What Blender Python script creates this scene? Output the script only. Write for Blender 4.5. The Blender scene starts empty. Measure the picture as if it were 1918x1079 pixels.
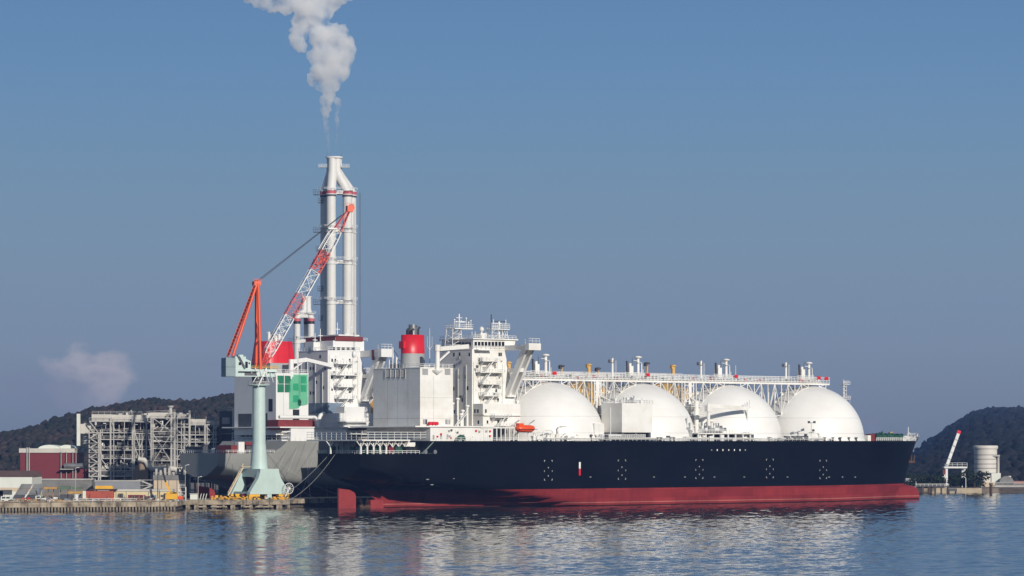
import bpy, math, random
from mathutils import Vector, Matrix, noise
R = random.Random(11)
SC = bpy.context.scene
C = SC.collection
PI = math.pi
V = Vector

# ------------------------------------------------------------------ camera, sky, sun, exposure
F, CX, HZ, H = 5600.0, 959.0, 826.0, 27.4       # focal length in photo pixels, centre column, horizon row, eye height
cam = bpy.data.cameras.new('camera'); co = bpy.data.objects.new('camera', cam); C.objects.link(co)
co.location = (0, 0, H); co.rotation_euler = (PI/2, 0, 0)
cam.sensor_width = 36; cam.lens = 36*F/1918; cam.shift_y = (HZ-539.5)/1918
cam.clip_start = 1; cam.clip_end = 30000
SC.camera = co

SUN_AZ, SUN_EL = math.radians(30.5), math.radians(21)      # right of and behind the camera
sd = V((math.sin(SUN_AZ)*math.cos(SUN_EL), -math.cos(SUN_AZ)*math.cos(SUN_EL), math.sin(SUN_EL)))
sl = bpy.data.lights.new('sun', 'SUN'); sl.energy = 4.3; sl.angle = math.radians(.5); sl.color = (1, .93, .82)
so = bpy.data.objects.new('sun', sl); C.objects.link(so); so.rotation_euler = sd.to_track_quat('Z', 'Y').to_euler()
so.location = (300, -300, 300)

w = bpy.data.worlds.new('World'); SC.world = w; w.use_nodes = True
nt = w.node_tree; nt.nodes.clear()
def nd(nt, t, **k):
    n = nt.nodes.new(t)
    for a, b in k.items():
        if a in n.inputs.keys() if isinstance(a, str) else False: n.inputs[a].default_value = b
        else: setattr(n, a, b)
    return n
out = nd(nt, 'ShaderNodeOutputWorld'); bg = nd(nt, 'ShaderNodeBackground'); bg.inputs[1].default_value = .1
sky = nd(nt, 'ShaderNodeTexSky'); sky.sky_type = 'NISHITA'; sky.sun_disc = False
sky.sun_elevation = SUN_EL; sky.sun_rotation = PI - SUN_AZ; sky.air_density = 1; sky.dust_density = .6; sky.ozone_density = 1.5
tc = nd(nt, 'ShaderNodeTexCoord'); sep = nd(nt, 'ShaderNodeSeparateXYZ'); nt.links.new(tc.outputs['Generated'], sep.inputs[0])
rmp = nd(nt, 'ShaderNodeValToRGB')                # clear winter air low over the strait: radiance by elevation (sine)
el = rmp.color_ramp.elements
SKY = [(0, (1.683, 1.981, 2.423)), (0.0154, (1.981, 2.384, 2.918)), (0.033, (2.195, 2.747, 3.325)), (0.058, (2.086, 2.918, 3.712)), (0.0886, (1.779, 2.918, 4.125)), (0.1207, (1.413, 2.705, 4.452)), (0.1475, (1.195, 2.423, 4.342)), (0.3, (1.274, 2.542, 4.678))]
el[0].position = SKY[0][0]; el[0].color = SKY[0][1]+(1,); el[1].position = SKY[-1][0]; el[1].color = SKY[-1][1]+(1,)
for p, c in SKY[1:-1]:
    e = el.new(p); e.color = c+(1,)
nt.links.new(sep.outputs[2], rmp.inputs[0])
# low cloud bank: soft noise in direction space just over the horizon, to the left
mp = nd(nt, 'ShaderNodeMapping'); mp.inputs['Scale'].default_value = (85, 85, 130); nt.links.new(tc.outputs['Generated'], mp.inputs[0])
nz = nd(nt, 'ShaderNodeTexNoise'); nz.inputs['Scale'].default_value = 1.0; nz.inputs['Detail'].default_value = 5; nz.inputs['Roughness'].default_value = .5
nt.links.new(mp.outputs[0], nz.inputs[0])
def maths(op, a, b=None, c=None, clamp=False, tree=None):
    t = tree or nt
    n = t.nodes.new('ShaderNodeMath'); n.operation = op; n.use_clamp = clamp
    for i, x in enumerate((a, b, c)):
        if x is None: continue
        if isinstance(x, (int, float)): n.inputs[i].default_value = x
        else: t.links.new(x, n.inputs[i])
    return n.outputs[0]
def sstep(x, a, b, tree=None):
    t = tree or nt
    n = t.nodes.new('ShaderNodeMapRange'); n.interpolation_type = 'SMOOTHSTEP'
    n.inputs['From Min'].default_value = a; n.inputs['From Max'].default_value = b
    t.links.new(x, n.inputs['Value']); return n.outputs[0]
def clump(px, py, rx, ry, soft=1.0):               # a soft cloud puff round a direction, ragged by the noise
    ex = maths('DIVIDE', maths('SUBTRACT', maths('DIVIDE', sep.outputs[0], sep.outputs[1]), (px-CX)/F), rx/F)
    ez = maths('DIVIDE', maths('SUBTRACT', maths('DIVIDE', sep.outputs[2], sep.outputs[1]), (HZ-py)/F), ry/F)
    r2 = maths('ADD', maths('MULTIPLY', ex, ex), maths('MULTIPLY', ez, ez))
    r2 = maths('ADD', r2, maths('MULTIPLY', maths('SUBTRACT', nz.outputs[0], .5), 5.0))
    return maths('MULTIPLY', sstep(r2, 1.7, .1), maths('GREATER_THAN', sep.outputs[1], 0))
cl = maths('MULTIPLY', clump(165, 712, 74, 58), maths('SUBTRACT', 1, maths('MULTIPLY', clump(128, 738, 58, 42), .8)))
cl2 = clump(105, 735, 110, 42)
band = maths('MULTIPLY', sstep(nz.outputs[0], .52, .75), sstep(sep.outputs[2], .035, .012))
mixc = nd(nt, 'ShaderNodeMix', data_type='RGBA'); mixc.inputs['B'].default_value = (4.4, 4.05, 4.2, 1)
nt.links.new(maths('MULTIPLY', cl, .85), mixc.inputs['Factor']); nt.links.new(rmp.outputs[0], mixc.inputs['A'])
mixb = nd(nt, 'ShaderNodeMix', data_type='RGBA'); mixb.inputs['B'].default_value = (2.1, 2.15, 2.9, 1)
nt.links.new(maths('MAXIMUM', maths('MULTIPLY', band, .5), maths('MULTIPLY', cl2, .4)), mixb.inputs['Factor']); nt.links.new(mixc.outputs['Result'], mixb.inputs['A'])
mixs = nd(nt, 'ShaderNodeMix', data_type='RGBA')
nt.links.new(sstep(sep.outputs[2], .18, .5), mixs.inputs['Factor'])
skc = nd(nt, 'ShaderNodeMix', data_type='RGBA'); skc.blend_type = 'MULTIPLY'; skc.inputs['Factor'].default_value = 1; skc.inputs['B'].default_value = (.82, .8, .76, 1)
nt.links.new(sky.outputs[0], skc.inputs['A'])
nt.links.new(mixb.outputs['Result'], mixs.inputs['A']); nt.links.new(skc.outputs['Result'], mixs.inputs['B'])
nt.links.new(mixs.outputs['Result'], bg.inputs[0]); nt.links.new(bg.outputs[0], out.inputs[0])

SC.view_settings.view_transform = 'Standard'; SC.view_settings.look = 'None'; SC.view_settings.exposure = 0; SC.view_settings.gamma = 1
SC.cycles.volume_bounces = 12; SC.cycles.max_bounces = 14; SC.cycles.diffuse_bounces = 4; SC.cycles.glossy_bounces = 4; SC.cycles.use_denoising = True; SC.cycles.caustics_reflective = False
SC.cycles.volume_max_steps = 256

# ------------------------------------------------------------------ materials
MATS = {}
def mat(name, col, rough=.5, var=.18, scale=.25, streak=0, metal=0, col2=None, bump=0, band=None, spec=.5, plates=None):
    if name in MATS: return MATS[name]
    m = bpy.data.materials.new(name); m.use_nodes = True; t = m.node_tree
    b = t.nodes['Principled BSDF']; b.inputs['Roughness'].default_value = rough; b.inputs['Metallic'].default_value = metal
    b.inputs['Specular IOR Level'].default_value = spec
    co_ = t.nodes.new('ShaderNodeTexCoord')
    n = t.nodes.new('ShaderNodeTexNoise'); n.inputs['Scale'].default_value = scale; n.inputs['Detail'].default_value = 6; n.inputs['Roughness'].default_value = .6
    t.links.new(co_.outputs['Object'], n.inputs['Vector'])
    fac = sstep(n.outputs[0], .35, .72, t)
    if streak:
        mp_ = t.nodes.new('ShaderNodeMapping'); mp_.inputs['Scale'].default_value = (1.3, 1.3, .05); t.links.new(co_.outputs['Object'], mp_.inputs[0])
        n2 = t.nodes.new('ShaderNodeTexNoise'); n2.inputs['Scale'].default_value = .8; n2.inputs['Detail'].default_value = 4; t.links.new(mp_.outputs[0], n2.inputs[0])
        fac = maths('ADD', fac, maths('MULTIPLY', sstep(n2.outputs[0], .5, .8, t), streak, None, False, t), None, True, t)
    mx = t.nodes.new('ShaderNodeMix'); mx.data_type = 'RGBA'
    c2 = col2 or tuple(c*(1-var) for c in col)
    mx.inputs['A'].default_value = tuple(col)+(1,); mx.inputs['B'].default_value = tuple(c2)+(1,)
    t.links.new(fac, mx.inputs['Factor'])
    res = mx.outputs['Result']
    if band:                                            # boot-topping and waterline stripe of a hull, by height over the water
        sp = t.nodes.new('ShaderNodeSeparateXYZ'); t.links.new(co_.outputs['Object'], sp.inputs[0])
        for (zz, c, up) in band:
            m2 = t.nodes.new('ShaderNodeMix'); m2.data_type = 'RGBA'
            f = maths('LESS_THAN', sp.outputs[2], zz, None, False, t)
            if up is not None: f = maths('MULTIPLY', f, maths('GREATER_THAN', sp.outputs[2], up, None, False, t), None, False, t)
            m3 = t.nodes.new('ShaderNodeMix'); m3.data_type = 'RGBA'; m3.inputs['A'].default_value = c+(1,); m3.inputs['B'].default_value = tuple(x*.68 for x in c)+(1,)
            t.links.new(fac, m3.inputs['Factor'])
            t.links.new(f, m2.inputs['Factor']); t.links.new(res, m2.inputs['A']); t.links.new(m3.outputs['Result'], m2.inputs['B']); res = m2.outputs['Result']
    if plates:                                          # welded plates: each a shade off its neighbour, a thin seam between
        sp = t.nodes.new('ShaderNodeSeparateXYZ'); t.links.new(co_.outputs['Object'], sp.inputs[0])
        cb = t.nodes.new('ShaderNodeCombineXYZ'); t.links.new(maths('ADD', sp.outputs[0], maths('MULTIPLY', sp.outputs[1], .83, None, False, t), None, False, t), cb.inputs[0]); t.links.new(sp.outputs[2], cb.inputs[1])
        bk_ = t.nodes.new('ShaderNodeTexBrick'); bk_.inputs['Scale'].default_value = 1; bk_.inputs['Brick Width'].default_value = plates[0]; bk_.inputs['Row Height'].default_value = plates[1]
        bk_.inputs['Mortar Size'].default_value = .05; bk_.inputs['Mortar Smooth'].default_value = .6
        p_ = plates[2]; bk_.inputs['Color1'].default_value = (1, 1, 1, 1); bk_.inputs['Color2'].default_value = (1-p_, 1-p_, 1-p_, 1); bk_.inputs['Mortar'].default_value = (1-1.8*p_,)*3+(1,)
        t.links.new(cb.outputs[0], bk_.inputs['Vector'])
        mm = t.nodes.new('ShaderNodeMix'); mm.data_type = 'RGBA'; mm.blend_type = 'MULTIPLY'; mm.inputs['Factor'].default_value = 1
        t.links.new(res, mm.inputs['A']); t.links.new(bk_.outputs['Color'], mm.inputs['B']); res = mm.outputs['Result']
    t.links.new(res, b.inputs['Base Color'])
    if bump:
        bp = t.nodes.new('ShaderNodeBump'); bp.inputs['Strength'].default_value = bump; bp.inputs['Distance'].default_value = .3
        t.links.new(n.outputs[0], bp.inputs['Height']); t.links.new(bp.outputs[0], b.inputs['Normal'])
    MATS[name] = m; return m
white = mat('white_paint', (.80, .79, .76), .45, .07, .12, .17, plates=(9, 2.9, .05), col2=(.69, .66, .60))
dome = mat('dome_paint', (.82, .81, .78), .42, .07, .06, .1, plates=(11, 4.6, .03), col2=(.76, .74, .70))
rail = mat('rail_paint', (.74, .74, .72), .5, .1)
hullk = mat('black_hull_paint', (.0035, .0045, .008), .42, .5, .05, .5, band=[(7.4, (.27, .035, .036), None), (1.7, (.42, .16, .13), 1.35), (.5, (.05, .015, .015), None)], spec=.04, plates=(13, 3.3, .28), col2=(.005, .006, .009))
hullg = mat('grey_hull_paint', (.27, .275, .26), .55, .14, .05, .3, plates=(13, 3.3, .07), band=[(7.0, (.24, .03, .035), None)])
redp = mat('red_paint', (.62, .012, .022), .4, .15)
oxred = mat('red_oxide', (.20, .022, .022), .6, .3, .3)
rudr = mat('rudder_red', (.27, .028, .027), .5, .2, .3)
orange = mat('lifeboat_orange', (.80, .085, .012), .35, .1)
green = mat('winch_green', (.02, .085, .055), .5, .3)
dgreen = mat('deck_green', (.16, .22, .19), .6, .2)
black = mat('black_paint', (.012, .012, .014), .5, .3)
glassm = mat('window_glass', (.012, .015, .02), .12, .2)
greyp = mat('grey_paint', (.33, .34, .34), .55, .12)
dgrey = mat('dark_grey', (.07, .075, .085), .6, .25)
steel = mat('bare_steel', (.30, .30, .30), .4, .3, .4, 0, .6)
tan = mat('primer_tan', (.62, .37, .10), .55, .15)
lil = mat('dome_primer_grey', (.62, .61, .62), .5, .1)
craneg = mat('crane_green', (.46, .58, .55), .5, .1, .2, .2)
craneo = mat('crane_orange', (.75, .095, .018), .45, .12)
jred = mat('jib_red', (.62, .075, .05), .5, .15)
yellow = mat('yellow_paint', (.78, .42, .03), .5, .2)
stackw = mat('stack_white', (.63, .62, .60), .55, .08, .08, .25)
stackr = mat('stack_red', (.52, .10, .12), .6, .15)
rust = mat('rust', (.085, .045, .028), .85, .5, .8)
galv = mat('galvanised_steel', (.44, .425, .40), .6, .25, .15)
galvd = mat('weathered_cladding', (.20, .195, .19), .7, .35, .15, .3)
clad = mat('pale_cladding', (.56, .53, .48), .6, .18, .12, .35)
bay = mat('boiler_interior_shade', (.075, .078, .088), .7, .4, .2)  # shade inside the boiler frame, put into the colour
brickr = mat('red_cladding', (.155, .017, .026), .6, .12, .1, .2)
conc = mat('concrete', (.40, .33, .24), .9, .45, .25, .9, col2=(.10, .08, .06), bump=.3)
concd = mat('dark_concrete', (.075, .06, .05), .8, .5, .5)
earth = mat('yard_ground', (.20, .165, .13), .95, .4, .08)
beige = mat('beige_wall', (.56, .45, .33), .8, .1, .2, .2)
cream = mat('cream_wall', (.66, .55, .33), .75, .1, .2, .2)
cont = mat('container_red', (.42, .085, .05), .6, .2, .5, .3)
pwhite = mat('warehouse_white', (.66, .68, .62), .6, .1, .2, .2)
net = mat('green_net', (.03, .42, .20), .8, .25, .4)
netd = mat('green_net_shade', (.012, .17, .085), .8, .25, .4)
bluep = mat('blue_grey_paint', (.16, .22, .30), .6, .2)
ropem = mat('rope', (.45, .44, .42), .9, .2)
cable = mat('steel_cable', (.05, .05, .055), .6, .2)
bark = mat('bark', (.06, .045, .032), .9, .3)
def leafmat(name, c1, c2, c3, scale):
    m = bpy.data.materials.new(name); m.use_nodes = True; t = m.node_tree; b = t.nodes['Principled BSDF']; b.inputs['Roughness'].default_value = .9; b.inputs['Specular IOR Level'].default_value = .15
    co_ = t.nodes.new('ShaderNodeTexCoord'); n = t.nodes.new('ShaderNodeTexNoise'); n.inputs['Scale'].default_value = scale; n.inputs['Detail'].default_value = 8; n.inputs['Roughness'].default_value = .7
    t.links.new(co_.outputs['Object'], n.inputs[0]); r = t.nodes.new('ShaderNodeValToRGB'); e = r.color_ramp.elements
    e[0].position = .36; e[0].color = c1+(1,); e[1].position = .66; e[1].color = c3+(1,); x = e.new(.5); x.color = c2+(1,)
    t.links.new(n.outputs[0], r.inputs[0]); t.links.new(r.outputs[0], b.inputs['Base Color']); return m
wood_l = leafmat('winter_wood', (.014, .022, .018), (.028, .027, .022), (.058, .040, .035), .03)
wood_r = leafmat('hazed_far_wood', (.008, .013, .018), (.014, .018, .023), (.025, .024, .028), .012)  # blue of the distant haze mixed into the wood colours
leafm = leafmat('pine_leaf', (.008, .016, .010), (.02, .032, .018), (.045, .055, .028), .35)

# ------------------------------------------------------------------ mesh helpers
class MB:
    def __init__(s): s.v = []; s.f = []; s.m = []; s.sm = []; s.k = 0
    def poly(s, pts, smooth=False):
        b = len(s.v); s.v += [tuple(p) for p in pts]; s.f.append(tuple(range(b, b+len(pts)))); s.m.append(s.k); s.sm.append(smooth)
    def hexa(s, p):                                # eight corners: bottom ring then top ring
        b = len(s.v); s.v += [tuple(x) for x in p]
        for q in ((3, 2, 1, 0), (4, 5, 6, 7), (0, 1, 5, 4), (1, 2, 6, 5), (2, 3, 7, 6), (3, 0, 4, 7)):
            s.f.append(tuple(b+i for i in q)); s.m.append(s.k); s.sm.append(False)
        return s
    def box(s, x0, x1, y0, y1, z0, z1):
        x0, x1 = min(x0, x1), max(x0, x1); y0, y1 = min(y0, y1), max(y0, y1); z0, z1 = min(z0, z1), max(z0, z1)
        return s.hexa([(x0, y0, z0), (x1, y0, z0), (x1, y1, z0), (x0, y1, z0), (x0, y0, z1), (x1, y0, z1), (x1, y1, z1), (x0, y1, z1)])
    def bar(s, p, q, w, h=None):
        p, q = V(p), V(q); d = q-p
        if d.length < 1e-6: return s
        d.normalize(); u = V((0, 0, 1)) if abs(d.z) < .95 else V((1, 0, 0))
        a = d.cross(u).normalized()*w/2; b = a.cross(d).normalized()*(h or w)/2
        return s.hexa([p-a-b, p+a-b, p+a+b, p-a+b, q-a-b, q+a-b, q+a+b, q-a+b])
    def tube(s, p, q, r, r2=None, n=8, cap=True):
        p, q = V(p), V(q); d = q-p
        if d.length < 1e-6: return s
        d.normalize(); r2 = r if r2 is None else r2
        u = V((0, 0, 1)) if abs(d.z) < .95 else V((1, 0, 0)); a = d.cross(u).normalized(); b = d.cross(a)
        i0 = len(s.v)
        for c, rr in ((p, r), (q, r2)):
            for i in range(n):
                t = 2*PI*i/n; s.v.append(tuple(c+(a*math.cos(t)+b*math.sin(t))*rr))
        for i in range(n):
            j = (i+1) % n; s.f.append((i0+i, i0+j, i0+n+j, i0+n+i)); s.m.append(s.k); s.sm.append(n > 5)
        if cap:
            for k, o in ((0, 1), (n, 0)):
                ring = [s.v[i0+k+i] for i in range(n)]; s.poly(ring if not o else ring[::-1])
        return s
    def path(s, pts, r, n=8):
        for a, b in zip(pts, pts[1:]): s.tube(a, b, r, None, n)
        return s
    def pipe(s, pts, radii, n=16):                  # one smooth skin along a polyline
        pts = [V(p) for p in pts]; i0 = len(s.v); prev = None
        for i, p in enumerate(pts):
            d = (pts[min(i+1, len(pts)-1)]-pts[max(i-1, 0)]).normalized()
            if prev is None:
                u = V((0, 0, 1)) if abs(d.z) < .95 else V((1, 0, 0)); a = d.cross(u).normalized()
            else: a = (prev-d*prev.dot(d)).normalized()
            prev = a; b = d.cross(a); r = radii[i] if isinstance(radii, (list, tuple)) else radii
            for k in range(n):
                t = 2*PI*k/n; s.v.append(tuple(p+(a*math.cos(t)+b*math.sin(t))*r))
        for i in range(len(pts)-1):
            for k in range(n):
                j = (k+1) % n; s.f.append((i0+i*n+k, i0+i*n+j, i0+i*n+n+j, i0+i*n+n+k)); s.m.append(s.k); s.sm.append(True)
        s.poly([s.v[i0+k] for k in range(n)][::-1]); e = i0+(len(pts)-1)*n; s.poly([s.v[e+k] for k in range(n)])
        return s
    def lathe(s, prof, c=(0, 0, 0), n=32, sx=1, sy=1, smooth=True, cap=True):
        i0 = len(s.v)
        for r, z in prof:
            for k in range(n):
                t = 2*PI*k/n; s.v.append((c[0]+r*sx*math.cos(t), c[1]+r*sy*math.sin(t), c[2]+z))
        for i in range(len(prof)-1):
            for k in range(n):
                j = (k+1) % n; s.f.append((i0+i*n+k, i0+i*n+j, i0+i*n+n+j, i0+i*n+n+k)); s.m.append(s.k); s.sm.append(smooth)
        if cap:
            if prof[0][0] > .01: s.poly([s.v[i0+k] for k in range(n)][::-1])
            if prof[-1][0] > .01: e = i0+(len(prof)-1)*n; s.poly([s.v[e+k] for k in range(n)])
        return s
    def prism(s, pts, d):                           # polygon pts pushed along d
        pts = [V(p) for p in pts]; d = V(d); q = [p+d for p in pts]
        s.poly(pts[::-1]); s.poly(q)
        for i in range(len(pts)):
            j = (i+1) % len(pts); s.poly([pts[i], pts[j], q[j], q[i]])
        return s
    def rails(s, pts, h=1.2, w=.13, step=3.0, n=2):
        for a, b in zip(pts, pts[1:]):
            a, b = V(a), V(b); L = (b-a).length; k = max(1, int(L/step))
            for i in range(k+1):
                p = a.lerp(b, i/k); s.bar(p, p+V((0, 0, h)), w)
            for i in range(1, n+1): s.bar(a+V((0, 0, h*i/n)), b+V((0, 0, h*i/n)), w)
        return s
    def build(s, name, m, parent=None, loc=None):
        me = bpy.data.meshes.new(name); me.from_pydata(s.v, [], s.f)
        for x in (m if isinstance(m, (list, tuple)) else [m]): me.materials.append(x)
        me.polygons.foreach_set('material_index', s.m); me.polygons.foreach_set('use_smooth', s.sm); me.update()
        o = bpy.data.objects.new(name, me); C.objects.link(o)
        if parent: o.parent = parent
        if loc is not None: o.location = loc
        return o
def tag(o, label=None, cat=None, group=None, kind=None):
    for k, x in (('label', label), ('category', cat), ('group', group), ('kind', kind)):
        if x: o[k] = x
    return o
def thing(name, loc, label, cat, group=None, rz=0):
    o = bpy.data.objects.new(name, None); C.objects.link(o); o.location = loc; o.rotation_euler = (0, 0, rz); o.empty_display_size = 3
    return tag(o, label, cat, group)
def kids(o): return [x for x in C.objects if x.parent == o]
def copy_tree(o, parent=None):
    ch = kids(o); c = o.copy(); C.objects.link(c)
    if parent: c.parent = parent
    for x in ch: copy_tree(x, c)
    return c
def W(px, py, d): return V(((px-CX)*d/F, d, H+(HZ-py)*d/F))
def X(px, d): return (px-CX)*d/F
def Z(py, d): return H+(HZ-py)*d/F

# ------------------------------------------------------------------ water
wm = bpy.data.materials.new('sea_water'); wm.use_nodes = True; t = wm.node_tree; b = t.nodes['Principled BSDF']
b.inputs['Base Color'].default_value = (.03, .037, .042, 1); b.inputs['Roughness'].default_value = .06; b.inputs['IOR'].default_value = 2.5
co_ = t.nodes.new('ShaderNodeTexCoord')
def wn(scale, sx, sy, det, rot=0):
    mp_ = t.nodes.new('ShaderNodeMapping'); mp_.inputs['Scale'].default_value = (sx, sy, 1); mp_.inputs['Rotation'].default_value = (0, 0, rot); t.links.new(co_.outputs['Object'], mp_.inputs[0])
    n = t.nodes.new('ShaderNodeTexNoise'); n.inputs['Scale'].default_value = scale; n.inputs['Detail'].default_value = det; n.inputs['Roughness'].default_value = .55
    t.links.new(mp_.outputs[0], n.inputs[0]); return n.outputs[0]
n1 = wn(.3, .7, 1.3, 3, .1); n2 = wn(.55, .9, 1.1, 2, -.3); n3 = wn(.012, .5, 1.6, 2, .1)
amp = maths('MULTIPLY_ADD', sstep(n3, .3, .7, t), .4, .7, False, t)
hgt = maths('MULTIPLY', maths('ADD', maths('MULTIPLY', n1, 1.15, None, False, t), maths('MULTIPLY', n2, .34, None, False, t), None, False, t), amp, None, False, t)
bp = t.nodes.new('ShaderNodeBump'); bp.inputs['Strength'].default_value = 1; bp.inputs['Distance'].default_value = .07
t.links.new(hgt, bp.inputs['Height']); t.links.new(bp.outputs[0], b.inputs['Normal'])
# the near bay carries real waves: facets that lean to the viewer show, the backs hide
import numpy as np
def sea_waves():
    nx, ny, y0, y1 = 640, 1180, 520.0, 1660.0
    us = np.linspace(-1, 1, nx); ys = y0*(y1/y0)**np.linspace(0, 1, ny); gu, gy = np.meshgrid(us, ys); gx = gu*(.19*gy+34)
    rg = np.random.default_rng(5); h = np.zeros_like(gx)
    for k in range(52):
        lam = 1.3*(4.6/1.3)**rg.random(); a = rg.normal(math.radians(268), .27); amp = .0034*lam**.95*rg.uniform(.6, 1.3)
        kx, ky = math.cos(a)*2*PI/lam, math.sin(a)*2*PI/lam
        h += amp*np.sin(kx*gx+ky*gy+rg.random()*2*PI)
    env = np.zeros_like(gx)
    for k in range(10):
        lam = rg.uniform(35, 160); a = rg.uniform(0, PI); env += np.sin(math.cos(a)*2*PI/lam*gx+math.sin(a)*2*PI/(lam*.6)*gy+rg.random()*6)
    h *= (1+.07*np.clip(env, -4, 4))*np.interp(gy, [550, 850, 1200], [.6, .82, 1.12])
    edge = np.minimum.reduce([(1-np.abs(gu))*200, gy-y0, y1-gy]); h *= np.clip(edge/25, 0, 1)
    co = np.stack([gx, gy, h], -1).reshape(-1, 3)
    ext = np.array([(-3000, -150, 0), (3000, -150, 0), (3000, 6900, 0), (-3000, 6900, 0)], float)
    n = nx*ny; co = np.vstack([co, ext]); i = np.arange(nx-1)[None, :]+np.arange(ny-1)[:, None]*nx; i = i.reshape(-1)
    q = np.stack([i, i+1, i+nx+1, i+nx], -1)
    c00, c10, c11, c01 = 0, nx-1, nx*ny-1, nx*(ny-1)
    q = np.vstack([q, [[n, n+1, c10, c00], [n+1, n+2, c11, c10], [n+2, n+3, c01, c11], [n+3, n, c00, c01]]])
    me = bpy.data.meshes.new('sea_water'); me.vertices.add(len(co)); me.vertices.foreach_set('co', co.reshape(-1))
    me.loops.add(q.size); me.loops.foreach_set('vertex_index', q.reshape(-1).astype(np.int32))
    me.polygons.add(len(q)); me.polygons.foreach_set('loop_start', np.arange(0, q.size, 4, dtype=np.int32)); me.polygons.foreach_set('loop_total', np.full(len(q), 4, np.int32))
    me.polygons.foreach_set('use_smooth', np.ones(len(q), bool)); me.update(calc_edges=True); me.validate()
    me.materials.append(wm); o = bpy.data.objects.new('sea_water', me); C.objects.link(o); tag(o, kind='structure')
sea_waves()

# ------------------------------------------------------------------ ships
class Frame:                                         # a ship's own axes: s forward, o to port, z over the water
    def __init__(s, px, d, deg):
        s.th = math.radians(deg); s.o = V((X(px, d), d)); s.e = (math.cos(s.th), math.sin(s.th)); s.n = (-math.sin(s.th), math.cos(s.th))
    def s(s, px, o):
        k = (px-CX)/F
        return (k*(s.o.y+s.n[1]*o)-s.o.x-s.n[0]*o)/(s.e[0]-k*s.e[1])
    def d(s, a, o): return s.o.y+s.e[1]*a+s.n[1]*o
    def z(s, py, a, o): return H+(HZ-py)*s.d(a, o)/F
    def w(s, a, o, z): return V((s.o.x+s.e[0]*a+s.n[0]*o, s.d(a, o), z))
DK, QD, HB = 27.4, 22.2, 26.5                        # main deck, mooring deck, half beam
def lerp(a, b, t): return a+(b-a)*t
def sm(t): t = max(0, min(1, t)); return t*t*(3-2*t)
def pw(x, pts):
    if x <= pts[0][0]: return pts[0][1]
    for (a, b), (c, d) in zip(pts, pts[1:]):
        if x <= c: return lerp(b, d, (x-a)/(c-a))
    return pts[-1][1]
DOMES = (108.4, 160.4, 212.4, 264.4)
STEM = [(325, 6), (325.2, 9), (325.6, 12), (326.4, 15), (328, 18.6), (330, 21.8), (332, 24.8), (334, 27.4)]
KEEL = [(.5, 11.5), (5, 10.2), (10, 8.6), (15, 6.4), (19, 3), (21.5, -2), (23, -5)]
def hull(fr, mt, root, qd=QD):
    ss = [.5, 3, 6, 10, 14, 18, 22, 26, 28, 29.2, 35, 40, 45, 52, 60, 68, 76, 84, 92, 100, 108, 115, 120, 130, 150, 200, 240, 255, 270, 282, 292, 300, 307, 313, 318, 322, 325, 326, 327, 328.5, 330, 331.5, 333, 334]
    NZ = 40; mb = MB(); rows = []
    def top(s): return pw(s, [(0, qd), (23.3, qd), (29.2, DK)])
    for s in ss:
        bd = pw(s, [(.5, 15.5), (6, 19), (14, 22.3), (26, 25), (45, 26.3), (60, HB), (262, HB), (282, 25.6), (300, 22.2), (313, 17.2), (322, 11.5), (328, 6.5), (332, 2.6), (334, .25)])
        bw = pw(s, [(.5, .6), (22, .7), (40, 1.4), (59, 3.5), (80, 9), (104, 21.5), (120, HB), (235, HB), (262, 24), (285, 16.5), (305, 8.5), (318, 3.4), (325, .5), (334, .2)])
        zf = pw(s, [(0, 12), (15, 10.5), (35, 8.7), (59, 6.9), (80, 3.9), (104, -.2), (118, -3)])
        zb = pw(s, KEEL) if s < 40 else -5
        if s >= 325: zb = max(-5, pw(s, STEM)) if s > 325.1 else -5
        row = []
        for i in range(NZ+1):
            u = i/NZ; z = lerp(zb, top(s), u); q = max(0, min(1, z/DK))
            if s < 119: f = max(0, min(1, (z-zf)/(DK-zf)))**.07
            elif s < 170: f = 1-(1-q)**2.6
            else: f = q**1.5
            h = bw+(bd-bw)*f
            if s < 30: h *= min(1, math.sqrt(max(0, z-zb)/5.5)) if u > 0 else 0
            if s > 325: h = bd*(u**.8)
            row.append((s, h, z))
        rows.append(row)
    for side in (-1, 1):
        base = len(mb.v)
        for r in rows:
            for (s, h, z) in r: mb.v.append((s, side*h, z))
        for a in range(len(rows)-1):
            for i in range(NZ):
                q = (base+a*(NZ+1)+i, base+(a+1)*(NZ+1)+i, base+(a+1)*(NZ+1)+i+1, base+a*(NZ+1)+i+1)
                mb.f.append(q if side < 0 else q[::-1]); mb.m.append(0); mb.sm.append(True)
    # transom, decks
    r = rows[0]; mb.poly([(x, h, z) for x, h, z in r[1:]]+[(x, -h, z) for x, h, z in r[1:][::-1]])
    for a, b in zip(rows, rows[1:]):
        A, B = a[-1], b[-1]
        mb.poly([(A[0], -A[1], A[2]-.02), (B[0], -B[1], B[2]-.02), (B[0], B[1], B[2]-.02), (A[0], A[1], A[2]-.02)])
    # bulb
    i0 = len(mb.v); prof = [(282, .3), (290, 3.6), (300, 5.4), (318, 6.1), (328, 6.1), (331, 5.7), (333, 4.9), (334, 3.4), (334.3, .2)]; n = 20
    for s, r_ in prof:
        for k in range(n):
            tt = 2*PI*k/n; c_, s_ = math.cos(tt), math.sin(tt)
            mb.v.append((s, .72*r_*math.copysign(abs(c_)**.75, c_), .6+r_*math.copysign(abs(s_)**.75, s_)))
    for i in range(len(prof)-1):
        for k in range(n):
            j = (k+1) % n; mb.f.append((i0+i*n+k, i0+i*n+j, i0+i*n+n+j, i0+i*n+n+k)); mb.m.append(0); mb.sm.append(True)
    return mb.build('hull', mt, root)
def bx(name, m, root, *a): return MB().box(*a).build(name, m, root)

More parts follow.
